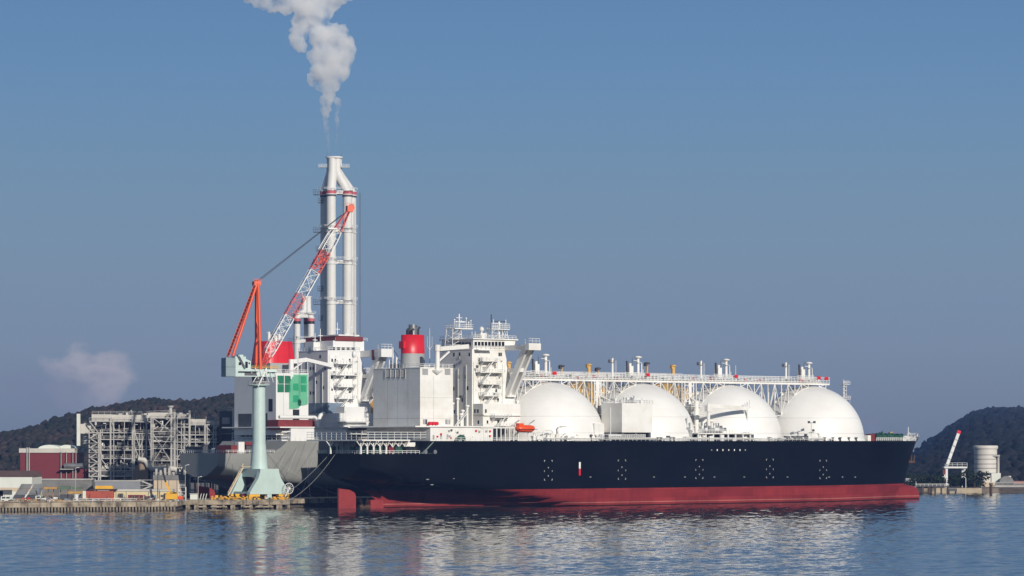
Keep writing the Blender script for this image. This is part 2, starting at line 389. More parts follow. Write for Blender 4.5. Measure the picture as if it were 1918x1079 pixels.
def gas_carrier(fr, P):
    root = thing('gas_carrier', (fr.o.x, fr.o.y, 0), P['label'], 'ship', P.get('group'), fr.th)
    k = P['kind']; bk = k == 'black'
    wh = white if bk else mat('ship_grey_white', (.74, .74, .73), .5, .08, .1, .15)
    hull(fr, P['hull'], root)
    S = lambda px, o: fr.s(px, o)
    # rudder and propeller
    mb = MB(); mb.prism([(0, .45, -5), (8.6, .45, -5), (8.6, .45, 5.0), (8, .45, 6.4), (5.5, .45, 7.6), (0, .45, 8.2)], (0, -.9, 0)); mb.build('rudder', rudr, root)
    mb = MB(); mb.tube((10.4, 0, .6), (15.5, 0, .6), .9, .9, 14)
    pr = mb.build('propeller', rust, root)
    for i in range(4):
        a = PI/4+i*PI/2; c, s_ = math.cos(a), math.sin(a)
        mb = MB(); pts = [(-.6, .7), (-1.6, 2.6), (-1.2, 4.0), (0, 4.5), (1.2, 4.0), (1.6, 2.6), (.6, .7)]
        mb.prism([(12.5+u*.45, v*c+u*.85*s_, .6+v*s_-u*.85*c) for u, v in pts], (.14, 0, 0)); mb.build('blade', rust, pr)
    mb = MB(); mb.box(15.5, 22, -1, 1, -5, 3.4); mb.build('skeg', rudr, root)
    # --- engine casing
    c0, c1, co_, ct = 29.3, 46.1, 16.2, (57.0 if bk else 56.3)
    base = 33.0
    cas = MB().box(c0, c1, -co_, co_, base if bk else 30, ct); cas.box(c0-.12, c1+.12, -co_-.12, co_+.12, ct, ct+.35)
    cas = cas.build('engine_casing', wh, root)
    def side_win(px, py, o, w_, h_, nm='window', par=None, m=glassm):    # on a starboard wall
        s = S(px, o); z = fr.z(py, s, o)
        mb = MB(); mb.box(s-w_/2, s+w_/2, o-.06, o+.05, z-h_/2, z+h_/2); return mb.build(nm, m, par)
    def aft_win(px, py, s, w_, h_, nm='window', par=None, m=glassm):     # on a wall facing astern
        lo, hi = -30, 30
        for _ in range(40):
            mid = (lo+hi)/2
            if S(px, mid) < s: lo = mid
            else: hi = mid
        o = (lo+hi)/2; z = fr.z(py, s, o)
        mb = MB(); mb.box(s-.06, s+.05, o-w_/2, o+w_/2, z-h_/2, z+h_/2); return mb.build(nm, m, par)
    MB().rails([(c0, co_, ct+.35), (c0, -co_, ct+.35), (c1, -co_, ct+.35), (c1, co_, ct+.35)], 1.4, .14, 2.2).build('casing_railing', rail, root)
    if bk:
        for px in (727, 736, 745, 754):
            lv = aft_win(px, 700, c0, 3.2, 3.3, 'louver', cas, dgrey)
        for px in (722, 731.5, 740.5, 749.5, 759):
            aft_win(px, 700, c0-.22, .4, 3.7, 'louver_frame', cas, wh)
        for i in range(16):
            aft_win(724+i*2.15, 700, c0-.14, .26, 3.0, 'louver_slat', cas, rail)
        for px in (796, 838):
            side_win(px, 696.5, -co_, 2.7, 2.5, 'recess_panel', cas, greyp)
            for dx, dz, ww, hh in ((0, 1.4, 3.1, .3), (1.45, 0, .3, 2.6)):
                s = S(px, -co_)+dx; z = fr.z(696.5, s, -co_)+dz
                MB().box(s-ww/2, s+ww/2, -co_-.3, -co_, z-hh/2, z+hh/2).build('recess_frame', wh, cas)
        for z in (36.6, 45, ):
            MB().box(c0, c1, -co_-.03, -co_-.005, z, z+.08).build('weld_seam', greyp, cas)
        MB().box(S(812, -co_), S(812, -co_)+.1, -co_-.03, -co_-.005, base, ct-3).build('weld_seam', greyp, cas)
        for o in (-8, -1, 6):
            MB().box(c0-.03, c0-.005, o, o+.1, base, ct-1).build('weld_seam', greyp, cas)
        MB().box(c0-.03, c0-.005, -co_, co_, 36.6, 36.7).build('weld_seam', greyp, cas)
        # funnel, tapered oval
        fs, fo = 31.5, S(0, 0)*0-0.5
        f0 = ct+.35; z1 = fr.z(662, fs, 0); z2 = fr.z(627, fs, 0)
        fs = (S(773, 0)); 
        mb = MB(); mb.lathe([(4.9, f0-.2), (4.75, z1)], (fs, 0, 0), 32, 1.12, .86)
        fu = mb.build('funnel', greyp, root)
        mb = MB(); mb.lathe([(4.78, z1), (4.6, z2), (4.2, z2+.02)], (fs, 0, 0), 32, 1.12, .86); mb.box(fs-5.9, fs-4, -1.6, 1.6, z1+2, z1+5); mb.build('funnel_band', redp, fu)
        mb = MB(); mb.tube((fs, 0, z2), (fs, 0, z2+4.3), 1.7, 1.7, 18); mb.build('exhaust_pipe', steel, fu)
        for dx, dy, hh in ((-2.3, .8, 2.0), (2.4, -.6, 2.6), (2.2, 1.2, 3.2), (-1.5, -1.6, 1.8), (-3, -.6, 1.3)):
            MB().tube((fs+dx, dy, z2), (fs+dx, dy, z2+hh), .42, .42, 10).tube((fs+dx, dy, z2+hh), (fs+dx+.7, dy-.3, z2+hh+.7), .42, .42, 10).build('exhaust_pipe', black, fu)
        # provision crane: post on the casing side with its boom laid towards the house
        s = S(815, -co_+1); zt = fr.z(646, s, -co_)
        cr = MB().tube((s, -co_-.5, ct-.6), (s, -co_-.5, zt-2.5), 1.05, 1.0, 14).tube((s, -co_-.5, zt-2.5), (s, -co_-.5, zt), 1.3, 1.3, 14)
        cr.lathe([(.4, -2.2), (2.2, -.9), (2.2, -.3)], (s, -co_-.3, ct-.3), 14)
        crane = cr.build('provision_crane', wh, root)
        e = S(872, -12); ze = fr.z(649, e, -12)
        MB().bar((s+1, -co_-.5, zt-1.6), (e, -13.5, ze), 1.5, 1.7).bar((s+.8, -co_-.5, zt-6.5), (s+6.5, -co_+.1, zt-2.6), .7).build('crane_boom', wh, crane)
        for px, hh in ((745, 9), (752, 5), (738, 4)):
            MB().tube((c0+3, S(0, 0)*0+9-(px-738)*.35, ct), (c0+3, 9-(px-738)*.35, ct+hh), .35, .3, 8).bar((c0+3, 9-(px-738)*.35, ct+hh*.9), (c0+5, 8-(px-738)*.35, ct+hh*.6), .3).build('vent_post', wh, root)
        MB().box(c0+4, c0+7, 6, 10, ct, ct+2.2).build('roof_locker', greyp, root); MB().box(c0+5, c0+8, -12, -9, ct, ct+1.6).build('roof_locker', greyp, root)
        MB().tube((c1-2, -3, ct), (c1-2, -3, ct+17), .18, .08, 6).bar((c1-3.2, -3, ct+9.5), (c1-2, -3, ct+8), .12).bar((c1-.8, -3, ct+9.5), (c1-2, -3, ct+8), .12).bar((c1-3.2, -3, ct+9.5), (c1-3.2, -3, ct+13.5), .1).bar((c1-.8, -3, ct+9.5), (c1-.8, -3, ct+13.5), .1).build('whip_antenna', rail, root)
    else:
        # unfinished grey ship: openings, green netting panel frames, big red funnel
        for (px, py, w_, h_) in ((507, 759, 3.0, 5.4),):
            aft_win(px, py, c0, w_, h_, 'opening', cas, black)
        aft_win(459, 789, c0, 10.5, 6.5, 'opening', cas, dgrey); aft_win(495, 787, c0, 5, 6, 'opening', cas, dgrey)
        side_win(554.5, 781, -co_, 3.4, 6.4, 'opening', cas, black)
        side_win(531, 748, -co_, .1, 22, 'seam', cas, greyp)
        for px, py in ((526.5, 711.5), (539, 711.5), (526.5, 727.5), (539, 727.5), (554, 725), (568.5, 711.5), (568.5, 727.5), (554, 747)):
            side_win(px, py, -co_, 2.9, 3.0, 'opening', cas, black)
        fs = S(512, 0)
        f0 = ct+.3; z1 = fr.z(681, fs, 0); z2 = fr.z(640, fs, 0)
        MB().box(fs-7, fs+7, -8, 8, f0, z1).build('funnel_base', greyp, root)
        mb = MB()
        a, b2 = (8.6, 7.4), (7.3, 6.4)
        ring = lambda ab, z: [(fs+ab[0]*math.copysign(abs(math.cos(q))**.5, math.cos(q)), ab[1]*math.copysign(abs(math.sin(q))**.5, math.sin(q)), z) for q in [2*PI*i/40+.001 for i in range(40)]]
        r0, r1 = ring(a, z1), ring(b2, z2)
        for i in range(40):
            j = (i+1) % 40; mb.poly([r0[i], r0[j], r1[j], r1[i]])
        mb.poly(r1); mb.poly(r0[::-1]); fu = mb.build('funnel', redp, root)
        for i, (dx, dy) in enumerate(((-3, -1), (-1.4, 1), (0, -2), (1.2, 1.4), (2.6, -.8), (3.6, 1.2))):
            MB().tube((fs+dx, dy, z2), (fs+dx, dy, z2+3.4-(i % 3)*.8), .75, .75, 10).tube((fs+dx, dy, z2+3.4-(i % 3)*.8), (fs+dx-.6, dy, z2+4-(i % 3)*.8), .75, .75, 10).build('exhaust_pipe', steel if i % 2 else rail, fu)
        s = S(549, -co_); zt = fr.z(673, s, -co_)
        crane = MB().tube((s, -co_+1.5, ct), (s, -co_+1.5, zt), 1.2, 1.1, 12).build('provision_crane', wh, root)
        e = S(617, -10); ze = fr.z(686, e, -10)
        MB().bar((s, -co_+1.5, zt-1), (lerp(s, e, .35), -14, zt), 1.5, 1.8).bar((lerp(s, e, .35), -14, zt), (e, -12.5, ze), 1.3, 1.5).bar((s, -co_+1.5, zt-5), (s+6, -co_+2, zt-1.2), .6).build('crane_boom', wh, crane)
        # red oxide lower casing works
        MB().box(S(520, -20), S(588, -20), -20.5, -12, 32.2, 36.4).build('lower_casing', oxred, root)
        MB().pipe([(S(523, -21), -21, 37.6), (S(590, -21), -21, 37.6), (S(593, -21), -21, 37.0), (S(594, -21), -21, 33.5)], .75, 10).build('pipe', wh, root)
        MB().pipe([(S(596, -22), -22, 33), (S(597, -22), -22, 36.5), (S(600, -22), -22, 38.4), (S(607, -22), -22, 39.2)], .9, 10).build('pipe', wh, root)
        MB().bar((S(528, -21.5), -21.5, 31.4), (S(586, -21.5), -21.5, 31.4), .4).rails([(S(528, -21.5), -21.5, 28.2), (S(590, -21.5), -21.5, 28.2)]).build('pipe_rack', wh, root)
        MB().box(c0+2, c1, -15, 15, DK-5, 30).build('lower_house', dgrey, root)
        for i in range(13):
            o = 15-i*.95; MB().box(c0+1.7, c0+1.95, o-.3, o+.3, 22.6, 29.2).build('louver_slat', rail, root)
    # --- lower houses and aft deck canopy
    lw = MB().box(S(806, -22) if bk else 33, 62, -22, 22, DK, 33.0).build('deck_house', wh, root)
    if bk:
        MB().box(S(806, -22)-8, 62.5, -22.6, 22.6, 33.0, 33.5).build('deck_house_roof', wh, root)
        for px, py in ((826, 818), (838, 818), (812, 819), (862, 818), (868, 818)):
            side_win(px, py, -22, .9, 1.9, 'door', lw, greyp)
    else:
        MB().box(33-6, 62.5, -22.6, 22.6, 33.0, 33.5).build('deck_house_roof', wh, root)
    x0 = -2.0 if bk else 30; x1 = S(770, -20) if bk else 46
    can = MB().box(x0, x1, -19.5, 19.5, DK+.0, DK+.55).build('canopy_deck', wh, root)
    MB().rails([(x0, 19, DK+.55), (x0, -19, DK+.55), (x1+12, -19, DK+.55)], 3.0, .16, 3.2, 3).build('canopy_railing', rail, can)
    if bk:
        for i in range(8):
            s = x0+1.2+i*(x1-x0-2)/7
            for o in (-17, 4):
                MB().tube((s, o, QD), (s, o, DK), .42, .42, 8).bar((s, o, DK-2.4), (s+2.1, o, DK-.1), .35).bar((s, o, DK-2.4), (s-2.1, o, DK-.1), .35).bar((s, o, DK-2.4), (s, o-2.1, DK-.1), .35).build('canopy_post', wh, can)
        for i, (s, o, m) in enumerate(((3, -12, green), (9, -14, green), (14.5, -16.5, oxred), (17, -17.5, green), (6, -4, green), (12, -2, green), (1.8, 6, green), (20.5, -20, black))):
            wi = MB().tube((s-1.6, o, QD+1.5), (s+1.6, o, QD+1.5), 1.25, 1.25, 12).box(s-2, s-1.6, o-1.4, o+1.4, QD, QD+2.9).box(s+1.6, s+2, o-1.4, o+1.4, QD, QD+2.9).build('mooring_winch', m, root)
            MB().tube((s-.8, o, QD+1.5), (s+.8, o, QD+1.5), 1.5, 1.5, 12).build('drum', m, wi)
        MB().box(24, 30, -25, -8, 22.3, 22.35).prism([(23.6, -25.2, 22.3), (24.2, -25.2, 22.3), (30, -25.2, 27.3), (29.4, -25.2, 27.3)], (0, 26, 0)).build('sloping_bulkhead', dgreen, root)
        MB().rails([(1, 16, QD), (1, -15, QD), (6, -18.6, QD), (14, -22, QD), (23, -24.3, QD)], 1.3, .15, 1.6).build('stern_railing', rail, root)
        MB().box(22, 27, -16, 14, QD, 26.8).box(16, 20, -6, 0, QD, 25.5).build('mooring_deck_house', wh, root)
    else:
        MB().rails([(1, 16, QD), (1, -15, QD), (6, -18.6, QD), (14, -22, QD), (23, -24.3, QD)], 1.3, .14, 1.6).build('stern_railing', rail, root)
        for i in range(16):
            s = R.uniform(2, 22); o = R.uniform(-13-s*.4, 12); hh = R.uniform(1.2, 4)
            MB().box(s-R.uniform(.5, 1.6), s+1, o-1, o+1.2, QD, QD+hh).build('deck_fitting', R.choice([rail, greyp, dgrey, oxred, green, wh]), root)
        MB().box(6, 21, -17, -6, QD, 25.6).box(12, 22, -19, -10, 25.6, 27.0).build('mooring_deck_house', oxred, root)
        MB().box(9, 12, -18, -15, QD, 27).build('vent_trunk', wh, root)
        MB().box(2, 9, 6, 13, QD, 25).build('dark_house', dgrey, root)
    MB().rails([(30, -26.2, DK), (60, -26.2, DK), (255, -26.2, DK)], 1.3, .13, 2.4, 2).build('deck_railing', rail, root)
    # --- accommodation block
    h0, h1, ho = 59.8, 77, 11.2
    ht = fr.z(655, h0, -ho) if bk else fr.z(657, h0, -ho)
    acc = MB().box(h0, h1, -ho, ho, 33 if bk else 39.5, ht); acc.box(h0-.15, h1+.15, -ho-.15, ho+.15, ht, ht+.3)
    acc.prism([(h1+.01, -ho+.02, ht), (h1+.01, -ho+.02, 33.6), (83, -ho+.02, 33.6), (83, -ho+.02, 42), (80.6, -ho+.02, 52)], (0, 2*ho-.04, 0))
    acc = acc.build('accommodation_block', wh, root)
    MB().rails([(h0, ho, ht+.3), (h0, -ho, ht+.3), (h1, -ho, ht+.3)], 1.4, .14, 2.2).build('roof_railing', rail, acc)
    zl = fr.z(756, h0, -18)
    if bk:
        low = MB().box(h0+.4, 80, -18, 18, 33.5, zl).build('lower_accommodation', wh, root)
        MB().box(h0+.4, 80, -18.8, -11, zl-5.0, zl-4.6).build('side_gallery', wh, low)
        MB().rails([(h0+.4, -18, zl), (80, -18, zl)], 1.2).build('side_railing', rail, low)
        for px, py in ((850.5, 664), (861, 663.5), (850, 686), (859, 706), (872, 706), (850, 728), (876, 727), (866, 749), (851, 771), (877, 770)):
            aft_win(px, py, h0, .9, 1.5, 'window', acc)
        for px, py in ((879, 664), (905, 748), (935, 664), (938.5, 664), (931, 706), (934.5, 706), (927, 686), (929, 731)):
            side_win(px, py, -ho, .8, 1.5, 'window', acc)
        for px, py in ((889.5, 770), (895, 770), (910, 770), (933, 749), (896, 791), (913, 791), (933, 791)):
            side_win(px, py, -18, .8, 1.5, 'window', low)
    else:
        low = MB().box(h0+.4, 80, -18, 18, 33.5, 39.5).build('lower_accommodation', wh, root)
        MB().box(h0-.3, h0+9, -ho-.2, ho, 39.5, 44).build('blue_grey_band', bluep, acc)  # band in a darker blue grey than the walls above
        for px, py in ((582, 690), (587, 690), (593, 716), (606, 726), (582, 736), (587, 736), (609, 690), (600, 668)):
            aft_win(px, py, h0, .9, 1.4, 'window', acc)
        for px, py in ((622, 675), (628, 675), (621, 707), (626, 707), (640, 690), (622, 729), (650, 707), (655, 675)):
            side_win(px, py, -ho, .8, 1.4, 'window', acc)
    rr_ = random.Random(8)
    for i in range(30 if bk else 16):
        s = rr_.uniform(h0+1, h1-1); z = rr_.uniform(44 if bk else 46, ht-1.5); q = rr_.random(); a = rr_.uniform(.3, .7)
        MB().box(s-a, s+a, -ho-.3, -ho+.02, z-a*.8, z+a).build('wall_fitting', rr_.choice([rail, greyp, greyp, rail, dgrey]), acc)
    for s in (h0+.7, h0+4.4, h1-1.2, h1-4):
        MB().tube((s, -ho-.22, 40 if bk else 44), (s, -ho-.22, ht-rr_.uniform(.5, 6)), .14, .14, 6).build('drain_pipe', rail, acc)
    for o in (-7.5, -2, 4, 9):
        MB().tube((h0-.2, o, 34), (h0-.2, o, ht-rr_.uniform(2, 9)), .13, .13, 6).build('drain_pipe', rail, acc)
    if bk:
        for i in range(12):
            o = rr_.uniform(-10, 10); z = rr_.uniform(35, ht-2); MB().box(h0-.3, h0+.02, o-.4, o+.4, z-.4, z+.5).build('wall_fitting', rr_.choice([rail, greyp, dgrey]), acc)
        for i in range(14):
            s = rr_.uniform(33, 61); z = rr_.uniform(28.4, 32.2); MB().box(s-.4, s+.4, -22.35, -21.98, z-.4, z+.4).build('wall_fitting', rr_.choice([rail, greyp, redp, dgrey]), lw)
        for i in range(5):
            s = rr_.uniform(c0+1, c1-1); MB().box(s-.5, s+.5, -co_-.35, -co_+.02, 34.3, 36.2).build('wall_fitting', rr_.choice([greyp, dgrey, rail]), cas)
        for (s, o, hh) in ((47.5, -14, 9), (49, -10, 14), (52, -15, 6), (54, -9, 11), (56, -13, 8), (50.5, -16, 4.5)):
            MB().tube((s, o, 33.5), (s, o, 33.5+hh), .5, .45, 10).lathe([(.5, -.3), (.9, 0), (.9, .6), (.2, .8)], (s, o, 33.5+hh), 12).build('deck_vent', wh, root)
        mb = MB()
        for sg in (0, 1.3): mb.bar((46.5, -17-sg, 33.5), (52.5, -17-sg, 39.5), .16, .35)
        for q in range(12): mb.box(46.6+q*.5, 46.95+q*.5, -18.3, -17, 33.7+q*.5, 33.76+q*.5)
        mb.build('deck_stair', rail, root)
    # platforms and stairs on the starboard wall
    dx = 0 if bk else -271
    pl = [(676, 899, 931), (697, 894, 940), (719, 899, 936), (741, 900, 934)]
    if bk: pl += [(781, 921, 952)]
    prev = None
    for i, (py, a, b_) in enumerate(pl):
        o = -ho if i < 4 else -18
        sa, sb = S(a+dx, o-1.5), S(b_+dx, o-1.5); z = fr.z(py+(0 if bk else 5), sa, o)
        p = MB().box(sa, sb, o-3.6, o-.01, z-.3, z).prism([(sa+1, o-3, z-.3), (sa+1, o-.02, z-.3), (sa+1, o-.02, z-2.6)], (.3, 0, 0)).prism([(sb-1.3, o-3, z-.3), (sb-1.3, o-.02, z-.3), (sb-1.3, o-.02, z-2.6)], (.3, 0, 0)).build('side_platform', wh, acc)
        MB().rails([(sa, o-.1, z), (sa, o-3.5, z), (sb, o-3.5, z), (sb, o-.1, z)], 1.25, .16, 1.5).build('platform_railing', rail, p)
        st = MB(); q0, q1 = V((sa+1.2, o-2.6, z-4.9)), V((sa+5.8, o-2.6, z-.1))
        for oo in (-.7, .7): st.bar(q0+V((0, oo, 0)), q1+V((0, oo, 0)), .18, .42)
        for q in range(9):
            c_ = q0.lerp(q1, (q+.5)/9); st.box(c_.x-.25, c_.x+.25, c_.y-.7, c_.y+.7, c_.z-.04, c_.z+.04)
        st.build('outside_stair', rail, p)
    # --- wheelhouse and bridge wings
    wz0 = fr.z(655, h0+2, -ho); wz1 = fr.z(635.5, h0+2, -ho)
    if bk:
        whs = MB().prism([(h0+1, -ho+.4, wz0), (h1+5, -ho+.4, wz0), (h1+6.2, -ho+.4, wz1), (h0+1, -ho+.4, wz1)], (0, 2*ho-.8, 0)).build('wheelhouse', wh, root)
        MB().box(h0+.2, h1+6.9, -ho-.5, ho+.5, wz1, wz1+.5).build('wheelhouse_roof', wh, whs)
        MB().rails([(h0+.4, ho, wz1+.5), (h0+.4, -ho-.2, wz1+.5), (h1+6, -ho-.2, wz1+.5)], 1.3, .14, 2).build('roof_railing', rail, whs)
        for i in range(9):
            side_win(891+i*6.4, 644.5 if i < 8 else 644.5, -ho+.4, 1.35, 1.9, 'window', whs)
        for i in range(5):
            aft_win(855+i*6.2, 645, h0+1, 1.8, 1.6, 'window', whs)
        MB().box(h0+1, h0+9, -ho-3, -ho+.3, wz0-.3, wz0+.1).build('bridge_platform', wh, whs)
    wy = 655 if bk else 664
    ws0, ws1 = (77.2, 81.8)
    z1 = fr.z(646 if bk else 656, 80, -24); z0 = fr.z(655 if bk else 668, 80, -24)
    for sgn in (-1, 1):
        wg = MB().box(ws0, ws1, sgn*8, sgn*25.8, z0, z1)
        wg.build('bridge_wing', wh, root); wobj = C.objects[-1]
        MB().box(ws0-1.2, ws1+.6, sgn*25.8, sgn*28.6, z0-.3, z1+.5).build('wing_cab', wh, wobj)
        MB().rails([(ws0-1, sgn*28.4, z1+.5), (ws0-1, sgn*25.9, z1+.5)], 2.0, .14, 1.5).rails([(ws0-1, sgn*28.4, z1+.5), (ws1, sgn*28.4, z1+.5)], 2.0, .14, 1.5).build('wing_railing', rail, wobj)
        for ss_ in (ws0+.2, ws1-1.2):
            MB().prism([(ss_, sgn*25.4, z0), (ss_, sgn*21.6, z0), (ss_, sgn*9.6, z0-19.5), (ss_, sgn*12.6, z0-19.5)], (1.0, 0, 0)).build('wing_strut', wh, wobj)
        MB().prism([(ws0+1.4, sgn*19.2, z0-9.2), (ws0+1.4, sgn*17.4, z0-9.2), (ws0+1.4, sgn*10, z0-9.2), (ws0+1.4, sgn*10, z0-7.6), (ws0+1.4, sgn*19.5, z0-7.6)], (2, 0, 0)).build('wing_strut', wh, wobj)
        MB().box(ws0, ws1, sgn*8, sgn*13, z0-19.5, z0-18.6).build('wing_strut', wh, wobj)
        if not bk: MB().box(ws0-.2, ws1-1, sgn*20, sgn*21.5, z0-1.5, z1+.2).build('rust_patch', oxred, wobj)
    if not bk:
        whs = MB().box(h0+3, h1+2.5, -ho+.3, ho-.3, ht+.3, ht+4.5).build('wheelhouse', wh, root)
        MB().box(h0+4, h1+1.5, -ho-.3, ho+.3, ht+4.5, ht+6.4).build('wheelhouse_top', oxred, whs)
        MB().box(h0+8, h1+2, -8, 8, ht+6.8, ht+7.4).rails([(h0+4, -ho, ht+4.5), (h1+4, -ho, ht+4.5)], 1.4).build('top_platform', rail, whs)
        for i in range(5): side_win(625+i*9, 653, -ho+.3, 1.5, 1.3, 'window', whs)
        for px, hh in ((600, 6), (632, 9), (650, 7), (658, 10), (590, 4)):
            s = S(px, 0); MB().tube((s, 0, ht), (s, 0, ht+hh+4), .25, .18, 6).bar((s-1.2, 0, ht+hh+1), (s+1.2, 0, ht+hh+1), .3).box(s-1.5, s+1.5, -1, 1, ht+.3, ht+4).build('mast', rail, root)
        MB().box(S(640, -16), S(683, -16), -18, -ho, 39.5, fr.z(762, 70, -16)).build('side_house', wh, root)
        for py in (800, 812, 790):
            z = fr.z(py, 70, -20); MB().box(S(610, -20), S(690, -20), -21, -18, z-.3, z).rails([(S(610, -21), -21, z), (S(690, -21), -21, z)]).build('side_gallery', rail, root)
    else:
        # radar mast (lattice) and signal mast
        def lattice(s, o, z0_, z1_, w0, w1, par, nm='lattice_tower'):
            mb = MB(); n = max(2, int((z1_-z0_)/2.2)); pts = []
            for i in range(n+1):
                q = i/n; ww = lerp(w0, w1, q)/2; zz = lerp(z0_, z1_, q)
                pts.append([V((s+a*ww, o+b_*ww, zz)) for a, b_ in ((-1, -1), (1, -1), (1, 1), (-1, 1))])
            for i in range(n):
                for j in range(4):
                    mb.bar(pts[i][j], pts[i+1][j], .24); mb.bar(pts[i][j], pts[i+1][(j+1) % 4], .15); mb.bar(pts[i+1][j], pts[i+1][(j+1) % 4], .15)
            return mb.build(nm, rail, par)
        s = S(860, 0); zt = fr.z(616, s, 0); zz = fr.z(588, s, 0)
        m1 = MB().tube((s, 0, ht), (s, 0, zz), .55, .28, 10).bar((s-1.6, 0, zz-1.6), (s+1.6, 0, zz-1.6), .25).bar((s, 0, zz-3.6), (s+1.4, 0, zz-2.6), .2).build('radar_mast', wh, root)
        lattice(s-2.5, .5, ht, zt, 5.5, 4.2, m1)
        MB().box(s-4.6, s+5, -3, 3, zt-.2, zt+.2).box(s-3.6, s+3.4, -2, 2, zt-4.2, zt-3.9).rails([(s-4.6, -3, zt+.2), (s+5, -3, zt+.2), (s+5, 3, zt+.2)], 1.6, .14, 1).rails([(s-4.6, 3, zt+.2), (s-4.6, -3, zt+.2)], 1.6, .14, 1).build('mast_platform', rail, m1)
        for q, hh in ((-4, 3.4), (-1.6, 4.6), (2.2, 4.2), (4.6, 3.2), (3.4, 2.5)):
            MB().tube((s+q, -2, zt), (s+q, -2, zt+hh), .18, .14, 6).tube((s+q, -2, zt+hh), (s+q, -2, zt+hh+.5), .4, .3, 8).build('antenna', rail, m1)
        MB().bar((s-2.8, -1, zt+2.9), (s+2.8, -1, zt+2.9), .3, .5).build('radar_scanner', rail, m1)
        MB().box(s+1.5, s+9, -6, 6, ht, fr.z(637, s, 0)).build('mast_house', wh, root)
        s2 = S(932, 0); z3 = wz1+.5; zt = fr.z(612, s2, 0); zz = fr.z(602, s2, 0)
        m2 = MB().tube((s2+.8, 0, z3), (s2+.8, 0, zz), .5, .4, 10).build('signal_mast', wh, root)
        lattice(s2-2.6, 0, z3, zt, 4.2, 3.2, m2); lattice(s2+2.8, 0, z3, zt-1, 3.2, 2.2, m2)
        MB().bar((s2-2.4, 0, zz), (s2+4.6, 0, zz), .3, .4).build('radar_scanner', dgrey, m2)
        MB().box(s2-5, s2+4.6, -2.4, 2.4, zt-1.3, zt-1).box(s2-5, s2+.2, -2.4, 2.4, zt+1.2, zt+1.4).rails([(s2-5, -2.4, zt-1), (s2+4.6, -2.4, zt-1)], 2.2, .14, .9, 3).build('mast_platform', rail, m2)
        for q, hh, m in ((-4.2, 6.0, black), (-3, 4, rail), (3.6, 4, rail)):
            MB().tube((s2+q, -1, zt-1), (s2+q, -1, zt-1+hh), .2, .2, 6).build('antenna', m, m2)
        s3 = S(902, -4); MB().tube((s3, -4, z3), (s3, -4, fr.z(620, s3, -4)), .4, .4, 8).lathe([(.1, -1.1), (.9, -.6), (1.1, 0), (.8, .8), (.1, 1.2)], (s3, -4, fr.z(617, s3, -4)), 14).box(s3-1.6, s3+1.6, -5.4, -2.6, z3, z3+2.4).build('satellite_dome', wh, root)
        for px in (884, 890, 910, 947):
            s = S(px, -9); MB().tube((s, -9, z3), (s, -9, z3+2.8), .14, .14, 6).build('antenna', rail, root)
    # --- tank covers
    pcols = P['domes']; DR, DCZ = (25.0, 27.6) if bk else (25.6, 29.6)
    for i, c in enumerate(DOMES):
        prof = [(DR+.5, DK-.3), (DR+.5, DK+.5), (DR, DK+.52), (DR, max(DCZ, DK+.53))]
        for a in range(2, 45, 2):
            t_ = a/46*PI/2*1.0; prof.append((DR*math.cos(t_), DCZ+DR*math.sin(t_)))
        prof += [(1.2, DCZ+DR*.9995)]
        q = MB().lathe(prof, (c, 0, 0), 96)
        dm = q.build('tank_cover', pcols[i], root)
        for t_ in (.13, .42):
            r_ = DR*math.cos(t_); zz = DCZ+DR*math.sin(t_)
            MB().lathe([(r_-.1, zz-.1), (r_+.04, zz-.08), (r_+.03, zz+.08), (r_-.1, zz+.12)], (c, 0, 0), 96, cap=False).build('weld_ring', lil, dm)
    def dome_z(s, o):
        best = DK
        for c in DOMES:
            r2 = DR*DR-(s-c)**2-o*o
            if r2 > 0: best = max(best, DCZ+math.sqrt(r2))
        return best
    # --- catwalk over the tanks
    cz = 53.4 if bk else 56.6; s0, s1 = 81, DOMES[3]+8.5
    tm = wh if bk else lil
    cw = MB()
    for o in (-4.2, 4.2):
        cw.bar((s0, o, cz), (s1, o, cz), .5, .75)
    n = int((s1-s0)/3.5)
    for i in range(n+1):
        s = lerp(s0, s1, i/n); cw.bar((s, -4.2, cz), (s, 4.2, cz), .3)
    cw.box(s0, s1, -1.2, 1.2, cz+.9, cz+1.05)
    cw = cw.build('catwalk', tm, root)
    MB().rails([(s0, -4.3, cz+.3), (s1, -4.3, cz+.3)], 2.9, .16, 2.0, 4).rails([(s0, 4.3, cz+.3), (s1, 4.3, cz+.3)], 2.9, .16, 2.0, 4).build('catwalk_railing', rail if bk else lil, cw)
    for o, r_ in ((-3.0, .45), (-1.6, .3), (2.6, .5), (1.4, .3)):
        mb = MB(); mb.tube((s0, o, cz+.75), (s1-4, o, cz+.75), r_, r_, 10)
        mb.build('cargo_pipe', wh if bk else lil, cw)
    for i in range(60):
        s = lerp(s0+3, s1-3, (i+.5)/60)+R.uniform(-1, 1); hh = R.uniform(.9, 2.3)
        MB().box(s-.35, s+.35, -3.6+R.random(), -2.3+R.random(), cz+.4, cz+.4+hh).build('valve', R.choice([rail, greyp, rail, redp] if bk else [tan, greyp]), cw)
    # posts and braces down to the covers and deck
    for gi in range(5):
        if gi == 0: rng = (s0, DOMES[0]-6)
        elif gi == 4: rng = (DOMES[3]+2, DOMES[3]+8)
        else: rng = (DOMES[gi-1]+5, DOMES[gi]-5)
        for o in (-4.2, 4.2):
            mb = MB(); s = rng[0]; last = None; j = 0
            while s <= rng[1]+.01:
                zz = max(dome_z(s, o), cz-17)
                mb.bar((s, o, zz), (s, o, cz), .34)
                if last is not None:
                    if j % 2: mb.bar((last[0], o, last[1]), (s, o, cz), .26)
                    else: mb.bar((last[0], o, cz), (s, o, zz), .26)
                    mb.bar((last[0], o, max(last[1], cz-15)+.1), (s, o, zz+.1), .3)
                last = (s, zz); s += 4.2; j += 1
            mb.build('support_truss', tm, cw)
